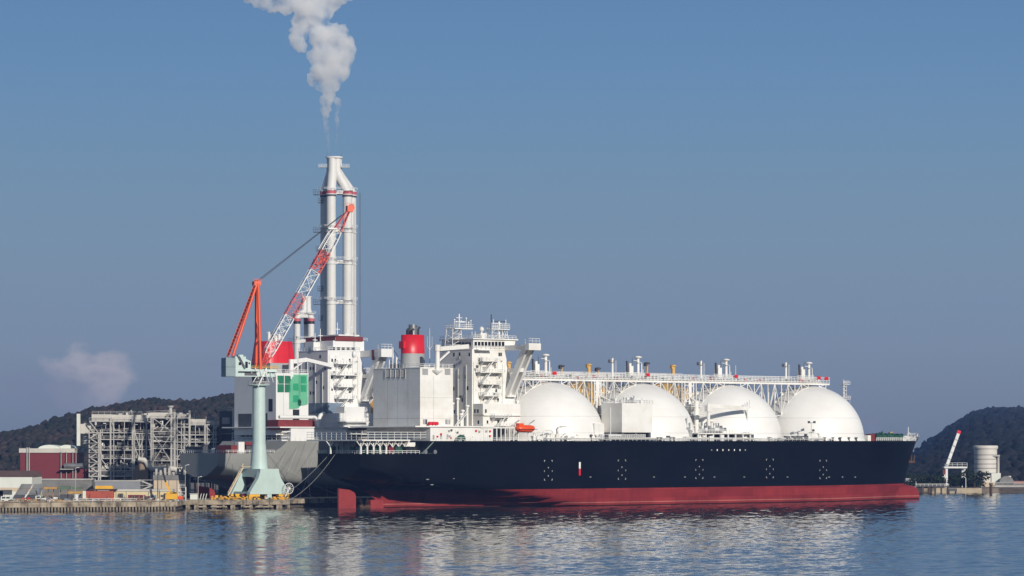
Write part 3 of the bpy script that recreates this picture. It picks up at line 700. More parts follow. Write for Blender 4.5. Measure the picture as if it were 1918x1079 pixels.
        if 0 < gi < 3:
            mid = (DOMES[gi-1]+DOMES[gi])/2
            mb = MB()
            for a in (-2.6, 2.6):
                for o in (-4.2, 4.2): mb.bar((mid+a, o, DK), (mid+a, o, cz), .45)
            zz = DK+3
            while zz < cz-3:
                mb.bar((mid-2.6, -4.2, zz), (mid+2.6, -4.2, zz+3.6), .24); mb.bar((mid-2.6, -4.2, zz+3.6), (mid+2.6, -4.2, zz+3.6), .26)
                mb.bar((mid-2.6, -4.2, zz), (mid-2.6, 4.2, zz+3.6), .24); zz += 3.6
            mb.build('support_tower', tm, cw)
            mb = MB()
            for q in range(5):
                a = R.uniform(-3.4, 3.4); o = R.uniform(-8, -5); zt = R.uniform(33, 47)
                mb.path([(mid+a, o, DK), (mid+a, o, zt), (mid+a*.4, -4, zt+1.5), (mid+a*.4, -4, cz)], R.uniform(.25, .55), 8)
            mb.build('riser_pipe', wh if bk else lil, cw)
            for zz in (34, 38.5, 42.5):
                MB().box(mid-3.2, mid+3.2, -9.5, -4.4, zz, zz+.25).rails([(mid-3.2, -9.5, zz+.25), (mid+3.2, -9.5, zz+.25)], 1.3, .15, 1.2).build('tower_platform', rail, cw)
    # --- vent masts and top gear
    if bk:
        for px, py in ((1022, 666), (1195, 670), (1360, 675), (1515, 681)):
            s = S(px, 0); zt = fr.z(py, s, 0)
            v = MB().tube((s, 0, cz), (s, 0, zt), .75, .62, 12).build('vent_mast', wh, root)
            MB().lathe([(.6, -.9), (1.5, -.5), (1.9, -.2), (.9, .25), (.2, .4)], (s, 0, zt+.4), 14).bar((s-2.6, 0, zt-1.3), (s+.5, 0, zt-1.3), .18).box(s-1.3, s+1.3, -1.3, 1.3, zt-2.2, zt-2.05).build('vent_head', wh, v)
            MB().tube((s+1.8, -.3, cz), (s+1.8, -.3, zt-2.4), .2, .2, 6).tube((s+2.7, .6, cz), (s+2.7, .6, zt-2.6), .24, .24, 6).tube((s+3.4, .6, cz), (s+3.4, .6, zt-5), .16, .16, 6).build('vent_pipe', wh, v)
        for px, py in ((1147, 671), (1313, 676), (1472, 679)):
            s = S(px, 0); zt = fr.z(py, s, 0)
            v = MB().tube((s, 0, cz), (s, 0, zt), .55, .5, 10).build('light_mast', wh, root)
            MB().box(s-1.7, s+.5, -.8, .8, zt-2, zt-1.8).box(s-1.9, s-1.1, -.7, .7, zt-1.8, zt-.6).box(s+.1, s+.7, -.7, .7, zt-1.8, zt-.9).tube((s, 0, zt), (s, 0, zt+1.2), .15, .1, 6).build('floodlight', steel, v)
            MB().bar((s+1.3, -.3, cz), (s+1.3, -.3, zt-1), .12).bar((s+1.9, -.3, cz), (s+1.9, -.3, zt-1), .12).build('ladder', rail, v)
        for px in (1002, 1178, 1344, 1500):
            s = S(px, 0); zt = fr.z(682+(px-1002)*.02, s, 0)
            v = MB().box(s-.9, s+1.4, -1.4, 1.2, cz+1, zt).box(s-.4, s+.8, -.8, .8, zt, zt+1.2).build('deck_crane', wh, root)
            MB().bar((s-1.6, -1, cz+2), (s-2.0, -1, zt+2.2), .7).tube((s+.9, -1, zt), (s+1.1, -1, zt+3.4), .16, .1, 6).box(s-3.2, s+3.6, -2, 2, cz+.9, cz+1.3).build('crane_arm', dgrey, v)
            MB().rails([(s-4.5, -2.6, cz+1.2), (s+5, -2.6, cz+1.2)], 2.6, .16, 1.6, 3).build('crane_platform_rail', rail, v)
            MB().box(s+6.3, s+8, -4.8, -3.4, cz+2.2, cz+3.6).build('hose_box', redp, v)
        s = S(1541, -2); MB().box(s-.9, s+.9, -4.8, -3, cz+2, cz+3.4).build('hose_box', redp, root)
        s = S(1378, -1); MB().tube((s, -1, cz), (s, -1, cz+8), .16, .1, 6).build('antenna', rail, root)
    else:
        for px, py in ((1052, 685), (1103, 683), (1120, 690), (1212, 680), (1261, 685), (953, 679)):
            s = S(px, 0); zt = fr.z(py, s, 0)
            v = MB().tube((s, 0, cz), (s, 0, zt), .95 if px in (1103, 1261, 953) else .5, None, 12).build('vent_mast', tan, root)
            MB().lathe([(1, -.6), (1.5, -.3), (1.5, .2), (.3, .5)], (s, 0, zt), 12).box(s-1.5, s-.3, -.7, .7, zt-1.5, zt-.3).build('vent_head', tan if px in (1103, 1261, 953) else dgrey, v)
    # --- deck gear along the starboard side
    mb = MB()
    for i in range(9):
        s = S(906+i*8, -22); mb.bar((s, -22, DK), (s, -22, 33), .45)
    mb.box(S(900, -22), S(975, -22), -22.3, -17, 32.6, 33.1); mb.build('boat_deck', wh, root)
    MB().rails([(S(905, -22), -22, 33.1), (S(965, -22), -22, 33.1)], 1.4, .15, 1.5, 3).build('boat_deck_railing', rail, root)
    for i in range(46 if bk else 20):
        s = R.uniform(86, 252); o = R.uniform(-25.4, -23.6)
        if min(abs(s-c) for c in DOMES) < 1: continue
        hh = R.uniform(.8, 3.2); q = R.random()
        mb = MB()
        if q < .4: mb.box(s-R.uniform(.4, 1.5), s+R.uniform(.4, 1.5), o-.5, o+.5, DK, DK+hh)
        elif q < .7: mb.tube((s, o, DK), (s, o, DK+hh), .35, .35, 8).lathe([(.7, -.3), (.7, .2), (.2, .5)], (s, o, DK+hh), 10)
        else: mb.path([(s, o, DK), (s, o, DK+hh), (s+3, o, DK+hh), (s+3, o, DK)], .22, 6)
        mb.build('deck_fitting', R.choice([rail, wh, greyp, rail, dgrey]), root)
    if bk:
        for px, r_ in ((1034, 1.6), (1060, 1.7), (1047, 1.0), (1008, 1.2)):
            s = S(px, -23.5); MB().tube((s, -24.2, DK+r_), (s, -22.6, DK+r_), r_, r_, 18).box(s-.5, s+.5, -23.8, -22.8, DK, DK+.6).build('vent_fan', wh, root)
        for px, w_, z_ in ((1046, 6.5, 6.2), (1018, 5, 4.4), (1078, 4.5, 7.4), (1113, 4.2, 7.6), (1094, 3, 5.0), (990, 4, 3.6), (1248, 4, 4.2), (1275, 3.2, 5.0), (1425, 4, 3.4)):
            s = S(px, -23); MB().pipe([(s, -23, DK), (s, -23, DK+z_-.7), (s+.4, -23, DK+z_-.2), (s+.9, -23, DK+z_), (s+w_-.9, -23, DK+z_), (s+w_-.4, -23, DK+z_-.2), (s+w_, -23, DK+z_-.7), (s+w_, -23, DK)], .28, 8).build('vent_loop', wh, root)
        for px, hh in ((1072, 6), (1080, 8), (1086, 7), (1090, 4), (1098, 5), (1066, 3.2), (1122, 3), (1000, 3.4), (1282, 6), (1292, 8), (1286, 10)):
            s = S(px, -22.5); MB().box(s-.8, s+.8, -23.2, -21.6, DK, DK+hh*.6).tube((s, -22.5, DK+hh*.6), (s, -22.5, DK+hh), .3, .3, 8).box(s-1.1, s+1.1, -23.4, -21.5, DK+hh*.5, DK+hh*.55).build('deck_equipment', R.choice([wh, rail, greyp, steel]), root)
        MB().box(S(1112, -24), S(1130, -24), -24.5, -21, DK+2.5, DK+7.4).build('deck_locker', wh, root)
    mb = MB()
    for o, r_ in ((-24.4, .4), (-25, .28)): mb.tube((88, o, DK+1.1), (250, o, DK+1.1), r_, r_, 8)
    mb.build('deck_pipe', wh, root)
    if bk:
        # cargo machinery house between the first two covers
        a, b_ = S(1165, -25), S(1222, -25); zt = fr.z(755, a, -25); zb = fr.z(810, a, -25)
        ch = MB().box(a, b_, -25, -11.5, zb, zt).build('machinery_house', wh, root)
        mb = MB()
        for s in (a+1, (a+b_)/2, b_-1):
            mb.box(s-.6, s+.6, -24.4, -23.2, DK, zb)
        mb.box(a-6, b_+1, -22, -12, DK, zb-.3); mb.build('house_foundation', dgrey, ch)
        MB().rails([(a, -11.5, zt), (a, -25, zt), (b_, -25, zt), (b_, -11.5, zt)], 1.3, .15, 1.6).build('roof_railing', rail, ch)
        for i in range(9):
            s = lerp(a+1, b_-1.5, i/8); o = R.uniform(-23.5, -15); hh = R.uniform(1, 2.8)
            MB().box(s-.5, s+.5, o, o+1, zt, zt+hh).tube((s+.3, o, zt+hh), (s+.3, o, zt+hh+1), .25, .25, 6).build('roof_vent', R.choice([rail, greyp, steel]), ch)
        MB().bar((a-6, -24.5, DK), (a-6, -24.5, zt-2), .3).box(a-11, a-.2, -25, -24.7, zb-1.5, zb-1).rails([(a-14, -25, DK+1.4), (b_-4, -25, DK+1.4)], 1.4, .16, 1, 3).build('side_gangway', rail, ch)
        # manifold platform and hose crane between the second and third covers
        a, b_ = S(1302, -24), S(1403, -24); zp = fr.z(811, a, -24)
        mp_ = MB().box(a, b_, -26, -17, zp-.5, zp).build('manifold_platform', wh, root)
        for i in range(8):
            s = lerp(a+.6, b_-.6, i/7); MB().box(s-.3, s+.3, -25.6, -25, DK, zp-.5).build('platform_post', wh, mp_)
        MB().box(a+2, b_-2, -20.5, -17.5, DK, zp-.5).build('platform_bulkhead', dgrey, mp_)
        MB().rails([(a, -25.9, zp), (b_, -25.9, zp)], 1.5, .16, 1.6, 3).build('platform_railing', rail, mp_)
        for i in range(9):
            s = lerp(a+5, a+16, i/8); MB().tube((s, -25.5, zp+1.6), (s, -21, zp+1.6), .5, .5, 10).tube((s, -25.9, zp+1.6), (s, -25.5, zp+1.6), .75, .75, 10).tube((s, -21.5, zp+1.6), (s, -21.5, zp+4.4), .3, .3, 8).box(s-.5, s+.5, -23.5, -22.7, zp, zp+3.2).build('manifold_pipe', R.choice([steel, rail, greyp]), mp_)
        s = S(1327, -22); zc = fr.z(761, s, -22)
        hc = MB().tube((s, -22, zp), (s, -22, zc+1.2), .8, .7, 12).box(s-1.4, s+1.4, -23, -21, zc-2.4, zc+.4).build('hose_crane', wh, root)
        e = S(1400, -23); MB().bar((s, -22.4, zc+.2), (e, -23.5, zc-.9), 1.0, 1.7).build('crane_jib', wh, hc)
        s2 = S(1400, -22); MB().tube((s2, -22, zp), (s2, -22, zc+2), .4, .35, 8).box(s2-1, s2+1, -23, -21, zc-9.5, zc-9).box(s2-1.2, s2+1, -23, -21, zc-.6, zc).bar((s2+1, -22, zc-.6), (s2+1.4, -22, zc+3), .2).build('jib_rest', rail, hc)
        mb = MB(); mid = (DOMES[1]+DOMES[2])/2
        mb.tube((mid, -9, DK), (mid, -9, 45), 1.1, 1.1, 12); mb.pipe([(mid+1, -12, DK), (mid+1, -12, 35), (mid+3, -12, 36.5), (mid+7, -13, 36.2), (mid+8, -13, 35), (mid+8, -13, DK)], .7, 10); mb.build('riser_pipe', wh, root)
        # fore gear
        s = S(1520, -24); zt = fr.z(792, s, -24)
        lm = MB().tube((s, -24, DK), (s, -24, zt), .28, .22, 8).build('light_mast', rail, root)
        MB().bar((s-2.2, -24, zt), (s+2.2, -24, zt), .25).box(s-2.2, s-1.2, -24.4, -23.8, zt-.2, zt+.8).box(s+1.2, s+2.2, -24.4, -23.8, zt-.2, zt+.8).box(s-1.4, s+1.2, -24.5, -23.6, zt-4.4, zt-4.2).box(s+.4, s+1.3, -24.6, -24, zt-3.9, zt-2.9).build('floodlight', dgrey, lm)
        for px in (1488, 1497, 1508, 1474): 
            s = S(px, -24.5); MB().tube((s-1, -24.5, DK+1.1), (s+1, -24.5, DK+1.1), 1, 1, 12).box(s-1.3, s-1, -25.3, -23.7, DK, DK+2.2).box(s+1, s+1.3, -25.3, -23.7, DK, DK+2.2).build('mooring_winch', dgrey, root)
        for px in (1545, 1560, 1574, 1590, 1604, 1440, 1232, 1238, 1256, 1262):
            s = S(px, -25.3); MB().tube((s, -25.3, DK), (s, -25.3, DK+1.3), .4, .4, 8).lathe([(.65, 0), (.65, .4)], (s, -25.3, DK+1.3), 8).build('bollard', dgrey, root)
        # forecastle
        for i, (px, o, m) in enumerate(((1634, -9, green), (1641, 4, green), (1648, -6, green), (1655, 3, green), (1661, -3, green), (1668, 4, green), (1675, -2, green), (1683, 1, green), (1652, -12, green), (1664, -10, green), (1644, -13, green))):
            s = S(px, o); hh = R.uniform(1.4, 2.0)
            wi = MB().tube((s-1.5, o, DK+hh), (s+1.5, o, DK+hh), 1.35, 1.35, 12).box(s-1.9, s-1.5, o-1.3, o+1.3, DK, DK+hh+1.6).box(s+1.5, s+1.9, o-1.3, o+1.3, DK, DK+hh+1.6).bar((s-1.5, o, DK), (s+R.uniform(-1, 1), o, DK+hh+R.uniform(1.4, 2.6)), .7).build('mooring_winch', m, root)
            MB().tube((s-.7, o, DK+hh), (s+.7, o, DK+hh), 1.6, 1.6, 12).build('drum', m, wi)
        s = S(1632, -12); MB().box(s-1.6, s+1.6, -13, -10, DK, DK+3.2).build('hose_locker', oxred, root)
        s = S(1626, -14); MB().box(s-1.2, s+.8, -15, -12, DK, DK+2.6).build('deck_locker', wh, root)
        MB().bar((S(1655, -8), -8, DK+2.4), (S(1672, -8), -8, DK+4.2), .4).build('stowed_davit', tan, root)
        MB().rails([(282, -25.4, DK), (300, -22, DK), (313, -17, DK), (322, -11.3, DK), (329, -5.6, DK)], 1.5, .16, 1.6, 3).rails([(300, 22, DK), (322, 11.3, DK), (329, 5.6, DK)], 1.5, .16, 2, 3).build('bow_railing', rail, root)
        mb = MB(); pts = [(325.5, 9.2), (328.5, 6.2), (331.5, 3.2), (333.6, .5), (334, 0)]
        for sg in (-1, 1):
            for (a, h_), (a2, h2) in zip(pts, pts[1:]):
                q = [(a, sg*h_, DK), (a2, sg*h2, DK), (a2+1.4, sg*(h2*1.1), DK+2.6), (a+1.0, sg*(h_*1.1), DK+2.0)]
                mb.poly(q if sg < 0 else q[::-1]); mb.poly([(x_-.15, y_*.96, z_) for x_, y_, z_ in (q[::-1] if sg < 0 else q)])
        mb.build('bow_bulwark', wh, root)
        MB().rails([(327, -8, DK+2), (332, -3.5, DK+2.4), (335, 0, DK+2.6), (332, 3.5, DK+2.4)], 1.1, .14, 1, 2).build('bulwark_railing', rail, root)
        s = S(1701, 0); MB().tube((s, 0, DK), (s, 0, DK+6.6), .26, .18, 8).pipe([(s+.3, 0, DK+3.6), (s+1, 0, DK+3.9), (s+1.8, 0, DK+3.3), (s+2, 0, DK+1.5)], .16, 6).build('bow_mast', wh, root)
        s, o = S(1580, 13), 13; zt = fr.z(714, s, o)
        fm = MB().tube((s, o, DK), (s, o, zt), .8, .45, 10).build('foremast', wh, root)
        MB().box(s-1.5, s+2.8, o-1.5, o+1.5, zt-1.6, zt-1.4).box(s-1.6, s+3.2, o-1.4, o+1.4, zt-8.6, zt-8.4).rails([(s-1.5, o-1.5, zt-1.4), (s+2.8, o-1.5, zt-1.4)], 1.4, .16, 1.1, 2).rails([(s-1.6, o-1.4, zt-8.4), (s+3.2, o-1.4, zt-8.4)], 1.4, .16, 1.1, 2).build('mast_platform', rail, fm)
        MB().bar((s+.9, o-1, zt-14), (s+.9, o-1, zt), .14).bar((s-.9, o-1, zt-14), (s-.9, o-1, zt), .14).bar((s+3.2, o-1, zt-8.4), (s+3.2, o-1, zt-16), .12).tube((s, o, zt), (s, o, zt+1), .12, .08, 6).build('mast_ladder', rail, fm)
        for i in range(7): MB().box(s-1.1, s+1.1, o-1.2, o-.9, zt-13+i*1.7, zt-12.8+i*1.7).build('mast_rung', rail, fm)
        # anchor in its bolster
        s = 323.6; z = 19.4
        mb = MB().lathe([(.3, -1.4), (2.3, -.6), (2.6, .6), (1.4, 1.6)], (s, -4.2, z+1), 14); mb.build('anchor_bolster', rust, root)
        an = MB().bar((s+1.2, -5.6, z+2.2), (s+1.2, -6, z-2.2), .8).bar((s-.4, -6, z-1.5), (s-.9, -6, z+1.4), .7).bar((s+2.8, -6, z-1.5), (s+3.3, -6, z+1.4), .7).bar((s-.8, -6, z-1.8), (s+3.2, -6, z-1.8), 1.1).build('anchor', tan if False else rust, root)
        # hull marks: set a hand's breadth proud of the plating
        om = -HB-.05
        def mark(px, py, w_, h_, m=rail, dep=.04):
            s = S(px, om); z = fr.z(py, s, om); return MB().box(s-w_/2, s+w_/2, om-dep, om+.04, z-h_/2, z+h_/2)
        mark(1086, 872, .95, 2.9).build('depth_mark', rail, root); mark(1086, 884, .95, 2.9).build('depth_mark', redp, root)
        for px in (1027, 1165, 1310, 1442, 1542):
            zc = 14.0 if px < 1500 else 13.4; s = S(px, om)
            for a in (-2.1, 2.1):
                for zz, l in ((5.1, 1), (-2.6, .7), (0.9, 0)):
                    mb = MB(); mb.box(s+a-.07, s+a+.07, om-.04, om+.04, zc+zz-.34, zc+zz+.34)
                    if l: mb.box(s+a-.07-(a > 0)*.4, s+a+.07+(a < 0)*.4, om-.045, om+.035, zc+zz+(.22 if zz > 0 else -.34), zc+zz+(.34 if zz > 0 else -.22))
                    mb.build('tug_bracket', rail, root)
            for zz in (2.3, -1.1):
                MB().box(s-.25, s+.25, om-.04, om+.04, zc+zz-.06, zc+zz+.06).box(s-.06, s+.06, om-.045, om+.035, zc+zz-.3, zc+zz+.35).build('tug_cross', rail, root)
        for px in (1106, 1225, 1283, 1338, 1394, 1475, 1553, 1578, 1602): mark(px, 893.5, .9, .15).build('frame_mark', rail, root)
        for px, py, h_ in ((1333, 843, .3), (1343.5, 843, .8), (1354, 843, .8), (1365, 843, .6), (1375.5, 843, .8), (1386, 843, .8), (1396, 843, .4)): mark(px, py, .5, h_).build('name_letter', rail, root)
        for px in (801, 819): 
            s = S(px, om); z = fr.z(846.5, s, -25.2); MB().tube((s, -25.35, z), (s, -24.5, z), .85, .85, 14).build('fairlead', steel, root)
        for px, py, a in ((801, 898, .9), (809, 908, .9), (850, 896.5, .4)):
            mark(px, py, 1.6*a, .25).build('thruster_mark', greyp, root)
        s = S(1679, -8); 
    else:
        for px, py in ((430, 887),): pass
    return root

BF = Frame(633, 1208, 38.5); GF = Frame(370, 1275, 38.5)
blackship = gas_carrier(BF, dict(kind='black', hull=hullk, domes=[dome]*4, label='long black hulled gas carrier with red boot topping and four white tank domes', group='gas carriers at the fitting out quay'))
greyship = gas_carrier(GF, dict(kind='grey', hull=hullg, domes=[tan, lil, tan, tan], label='unfinished grey hulled gas carrier with tan primed domes behind the black one', group='gas carriers at the fitting out quay'))

# lifeboat hanging in its davits
s, o = BF.s(983, -23), -23.2; z = BF.z(803, s, o)
lb = thing('lifeboat', BF.w(s, o, z), 'enclosed bright orange lifeboat in davits on the black ship', 'lifeboat', None, BF.th)
mb = MB(); prof = [(-4.7, .5, .2), (-4.3, 1.3, .1), (-3.2, 1.75, 0), (0, 1.85, 0), (3.2, 1.7, 0), (4.3, 1.2, .15), (4.8, .35, .35)]
i0 = 0
for a, r_, dz in prof:
    for k_ in range(16):
        q = 2*PI*k_/16; mb.v.append((a, r_*math.cos(q), dz+r_*.85*math.sin(q)))
for i in range(len(prof)-1):
    for k_ in range(16):
        j = (k_+1) % 16; mb.f.append((i*16+k_, i*16+j, i*16+16+j, i*16+16+k_)); mb.m.append(0); mb.sm.append(True)
mb.poly([mb.v[k_] for k_ in range(16)][::-1]); mb.poly([mb.v[96+k_] for k_ in range(16)]); mb.build('boat_hull', orange, lb)
MB().box(-4.1, -1.6, -1.1, 1.1, 1.1, 2.25).build('cockpit', orange, lb)
MB().box(-4.9, 4.9, -1.93, -1.8, -.35, -.15).build('fender_strip', black, lb)
for a in (-3.9, 4.2):
    s_ = s+a
    dv = MB().bar((s_, o+3.2, DK+3), (s_+.4, o+2.6, z+2.2), .5).bar((s_+.4, o+2.6, z+2.2), (s_+.8, o-.2, z+3.6), .4).build('davit', rail, blackship)
# life raft canisters on the casing house
s, o = BF.s(810, -17.5), -18; z = 33.5
rr = thing('life_raft', BF.w(s, o, z), 'red life raft canisters at the foot of the white casing', 'life raft', None, BF.th)
for a in (-1.6, 0, 1.6):
    MB().tube((a-.7, 0, .95), (a+.7, 0, .95), .75, .75, 12).build('canister', redp, rr); MB().box(a-.6, a+.6, -.6, .6, .02, .3).build('cradle', rail, rr)
s, o = BF.s(849, -19), -24.3
gt = thing('deck_tarpaulin', BF.w(s, o, DK), 'green covered winch by the black bulwark below the white casing', 'tarpaulin', None, BF.th)
MB().lathe([(1.8, 0), (1.8, 1.3), (1.4, 2.1), (.4, 2.5)], (0, 0, 0), 14, 1.15, .7).build('cover', green, gt)
MB().box(-2.2, 2.2, -1.2, 1.2, 0, .25).build('base_plate', rail, gt)
# green scaffold netting hung on the grey ship's casing side
o = -16.2-.55
def gs(px): return GF.s(px, o)
nt_ = thing('scaffold_netting', GF.w(gs(557), o, 0), 'bright green netting draped over the openings in the grey ship casing', 'netting', None, GF.th)
base = gs(557)
mb = MB(); cols = 14; rows = 16
for j in range(rows+1):
    for i in range(cols+1):
        u, v = i/cols, j/rows; px = lerp(543.5+6*(1-v)*0, 577, u)
        ytop = 701.5; ybot = pw(u, [(0, 766), (.5, 765), (.52, 761), (1, 757)])
        if u < .08: px -= 1
        py = lerp(ytop, ybot, v); s_ = gs(px)
        mb.v.append((s_-base, .22*math.sin(u*9+v*3)+.12*math.sin(v*14), GF.z(py, s_, o)))
for j in range(rows):
    for i in range(cols):
        if j < 3 and i < 3-j: continue
        a = j*(cols+1)+i; mb.f.append((a, a+1, a+cols+2, a+cols+1)); mb.m.append(0); mb.sm.append(True)
# the net: thin weave, half see-through where the openings lie behind it
nm = bpy.data.materials.new('net_weave'); nm.use_nodes = True; t = nm.node_tree; b = t.nodes['Principled BSDF']
b.inputs['Base Color'].default_value = (.03, .46, .22, 1); b.inputs['Roughness'].default_value = .8; b.inputs['Alpha'].default_value = .62
mb.build('net_sheet', nm, nt_)
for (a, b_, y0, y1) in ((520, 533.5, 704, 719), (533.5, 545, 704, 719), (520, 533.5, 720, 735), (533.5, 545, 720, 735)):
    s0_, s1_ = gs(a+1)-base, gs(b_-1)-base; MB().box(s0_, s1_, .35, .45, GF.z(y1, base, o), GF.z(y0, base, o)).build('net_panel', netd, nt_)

# ------------------------------------------------------------------ land on the left: quay, yard
QZ = 3.6
Wd = BF.w
pA, pB = W(-120, 960, 1150), W(345, 958, 1172)
quay_pts = [(-420, 1120), (X(-20, 1150), 1150), (X(332, 1172), 1172), (X(345, 1206), 1206), (X(543, 1208), 1208), tuple(Wd(-14, 29.5, 0)[:2]), tuple(Wd(300, 29.5, 0)[:2]), tuple(Wd(300, 58, 0)[:2]),
            tuple(Wd(-20, 58, 0)[:2]), tuple(Wd(-42, 62, 0)[:2]), tuple(Wd(-44, 122, 0)[:2]), tuple(Wd(380, 122, 0)[:2]), (420, 3200), (-900, 3200), (-900, 1120)]
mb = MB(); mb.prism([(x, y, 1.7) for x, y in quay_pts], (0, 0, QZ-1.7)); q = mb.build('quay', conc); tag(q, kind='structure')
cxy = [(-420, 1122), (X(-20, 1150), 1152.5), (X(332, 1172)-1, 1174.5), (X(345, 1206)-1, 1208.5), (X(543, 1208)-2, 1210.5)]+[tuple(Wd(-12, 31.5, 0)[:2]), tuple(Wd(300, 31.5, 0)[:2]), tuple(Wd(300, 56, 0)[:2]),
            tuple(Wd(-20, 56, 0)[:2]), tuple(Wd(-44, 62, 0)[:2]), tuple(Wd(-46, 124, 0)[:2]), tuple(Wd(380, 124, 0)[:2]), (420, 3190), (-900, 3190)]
mb = MB(); mb.prism([(x, y, -4) for x, y in cxy], (0, 0, 5.69)); mb.build('quay_back_wall', concd, q)  # dark colour stands in for the shade behind the piles
mb = MB(); mb.prism([(x, y, QZ) for x, y in ((-880, 1135), (X(-20, 1156), 1156), (X(332, 1178), 1178), tuple(Wd(-40, 64, 0)[:2]), tuple(Wd(-48, 126, 0)[:2]), tuple(Wd(370, 126, 0)[:2]), (410, 3150), (-880, 3150))], (0, 0, .05)); tag(mb.build('yard_ground', earth), kind='structure')
pile = MB().tube((0, 0, -4), (0, 0, 1.7), .42, .42, 8).build('pile', conc, q)
edge = [(X(-60, 1147), 1147.5), (X(-20, 1150), 1150.6), (X(332, 1172), 1172.6)]
first = True; acc_ = 0
for a, b_ in zip(edge, edge[1:]):
    a, b_ = V(a), V(b_); n = int((b_-a).length/1.25)
    for i in range(n):
        p = a.lerp(b_, i/n); oo = pile if first else pile.copy()
        if not first: C.objects.link(oo); oo.parent = q
        first = False; oo.location = (p.x, p.y, 0)
a, b_ = V((X(350, 1206), 1206.8)), V((X(540, 1208), 1208.8))
for i in range(12):
    p = a.lerp(b_, i/11); oo = MB().box(-1.2+R.uniform(0, .9), 1.2-R.uniform(0, .9), -.4, 1.2, -3, 1.7).build('pier_column', conc, q, (p.x, p.y, 0))
for (p0, p1) in ((370, 386), (395, 425), (455, 470), (478, 512)):
    MB().box(X(p0, 1207), X(p1, 1207), 1206.2, 1207.4, .6, 1.2).build('pier_waler', conc, q)
mb = MB(); mb.rails([(-420, 1121, QZ), (X(-20, 1150), 1150.8, QZ), (X(332, 1172), 1172.8, QZ)], .5, .35, 30, 1); mb.build('quay_kerb', conc, q)

# ---- tower slewing crane on the pier
cd = 1230.0; K = cd/F
cp = V((X(485, cd), cd))
crn = thing('tower_crane', (cp.x, cp.y, QZ), 'tall pale green pedestal crane with orange frame and red and white jib', 'crane', None, BF.th)
def cz_(py): return Z(py, cd)-QZ
zs, zt = cz_(925), cz_(878)
col_ = MB().lathe([(3.9, cz_(893)), (3.55, cz_(872)), (2.85, cz_(835)), (2.72, cz_(830)), (2.6, cz_(724))], (0, 0, 0), 40).build('column', craneg, crn)
MB().lathe([(4.2, 0), (4.2, .5)], (0, 0, cz_(832)), 40).build('column_flange', craneg, col_) if False else None
for sg in (-1, 1):
    pf = [(-9.6, zs), (9.6, zs), (9.6, zs+.8), (5.6, zs+6.4), (4.6, zs+9.2), (4.6, zt), (-4.6, zt), (-4.6, zs+9.2), (-5.6, zs+6.4), (-9.6, zs+.8)]
    if sg > 0: pf = pf[:1]+[(-1.6, zs), (-2.6, zs+2.6), (-3.0, zt-3.2), (3.8, zt-3.2), (3.4, zs+2.6), (2.6, zs)]+pf[1:]
    lg = MB()
    if sg > 0:                                       # the far frame is arched between its feet
        for q in ([0, 1, 2, 3, 11, 12, 13], [3, 4, 9, 10], [3, 10, 11], [4, 5, 6, 7, 8, 9]): lg.prism([(pf[i][0], sg*6.8+1.1, pf[i][1]) for i in q], (0, -2.2, 0))
    else: lg.prism([(x, sg*6.8+1.1, z) for x, z in pf], (0, -2.2, 0))
    lg = lg.build('portal_leg', craneg, crn)
    bg_ = MB()
    for x in (-7.2, 7.2): bg_.box(x-2.6, x+2.6, sg*6.8-.9, sg*6.8+.9, 1.1, zs)
    bg_.build('bogie_frame', yellow, lg)
    for x in (-9.2, -7.9, -6.5, -5.2, 5.2, 6.5, 7.9, 9.2):
        MB().tube((x, sg*6.8-.5, .62), (x, sg*6.8+.5, .62), .58, .58, 14).build('wheel', dgrey, lg)
    MB().box(-1.1, 1.1, sg*6.8-1, sg*6.8+1, .1, zs).build('anchor_block', craneg, lg)
mb = MB(); mb.box(-4.6, 4.6, -5.7, 5.7, cz_(893), zt-.02); mb.box(-8.8, -8.2, -6, 6, zs+.1, zs+1); mb.box(8.2, 8.8, -6, 6, zs+.1, zs+1); mb.build('portal_beam', craneg, crn)
# stair up the left side
s0v, s1v = V((-13.5, 2.0, cz_(926))), V((-7.2, 2.6, cz_(876)))
inv = Matrix.Rotation(-BF.th, 3, 'Z')
def cl_(px, py, dd=0): v = V((X(px, cd+dd), cd+dd, Z(py, cd+dd))); v -= V((cp.x, cp.y, QZ)); return inv @ v
q0, q1 = cl_(427, 928, -5), cl_(456, 874, -4)
mb = MB(); ax = (q1-q0); side_ = V((ax.y, -ax.x, 0)).normalized()
for sg in (-.9, .9):
    mb.bar(q0+side_*sg, q1+side_*sg, .22, .5); mb.bar(q0+side_*sg+V((0, 0, 1.2)), q1+side_*sg+V((0, 0, 1.2)), .14)
for i in range(24):
    c_ = q0.lerp(q1, i/23); mb.bar(c_-side_*.9, c_+side_*.9, .3, .08)
    if i % 4 == 0:
        for sg in (-.9, .9): mb.bar(c_+side_*sg, c_+side_*sg+V((0, 0, 1.2)), .12)
mb.box(q1.x-1.6, q1.x+3, q1.y-1.2, q1.y+1.2, q1.z-.2, q1.z); mb.build('access_stair', mat('stair_beige', (.62, .50, .33), .6), crn)
# cable reel
rc = cl_(541, 915, -3)
mb = MB()
for i in range(24):
    a, b_ = 2*PI*i/24, 2*PI*(i+1)/24
    mb.bar(rc+V((2.2*math.cos(a), 0, 2.2*math.sin(a))), rc+V((2.2*math.cos(b_), 0, 2.2*math.sin(b_))), .2)
    if i % 2 == 0: mb.bar(rc, rc+V((2.2*math.cos(a), 0, 2.2*math.sin(a))), .12)
mb.tube(rc+V((0, -.5, 0)), rc+V((0, .5, 0)), .5, .5, 12); mb.bar(rc, (rc.x-1.5, rc.y+.5, 1), .4); mb.build('cable_reel', rail, crn)
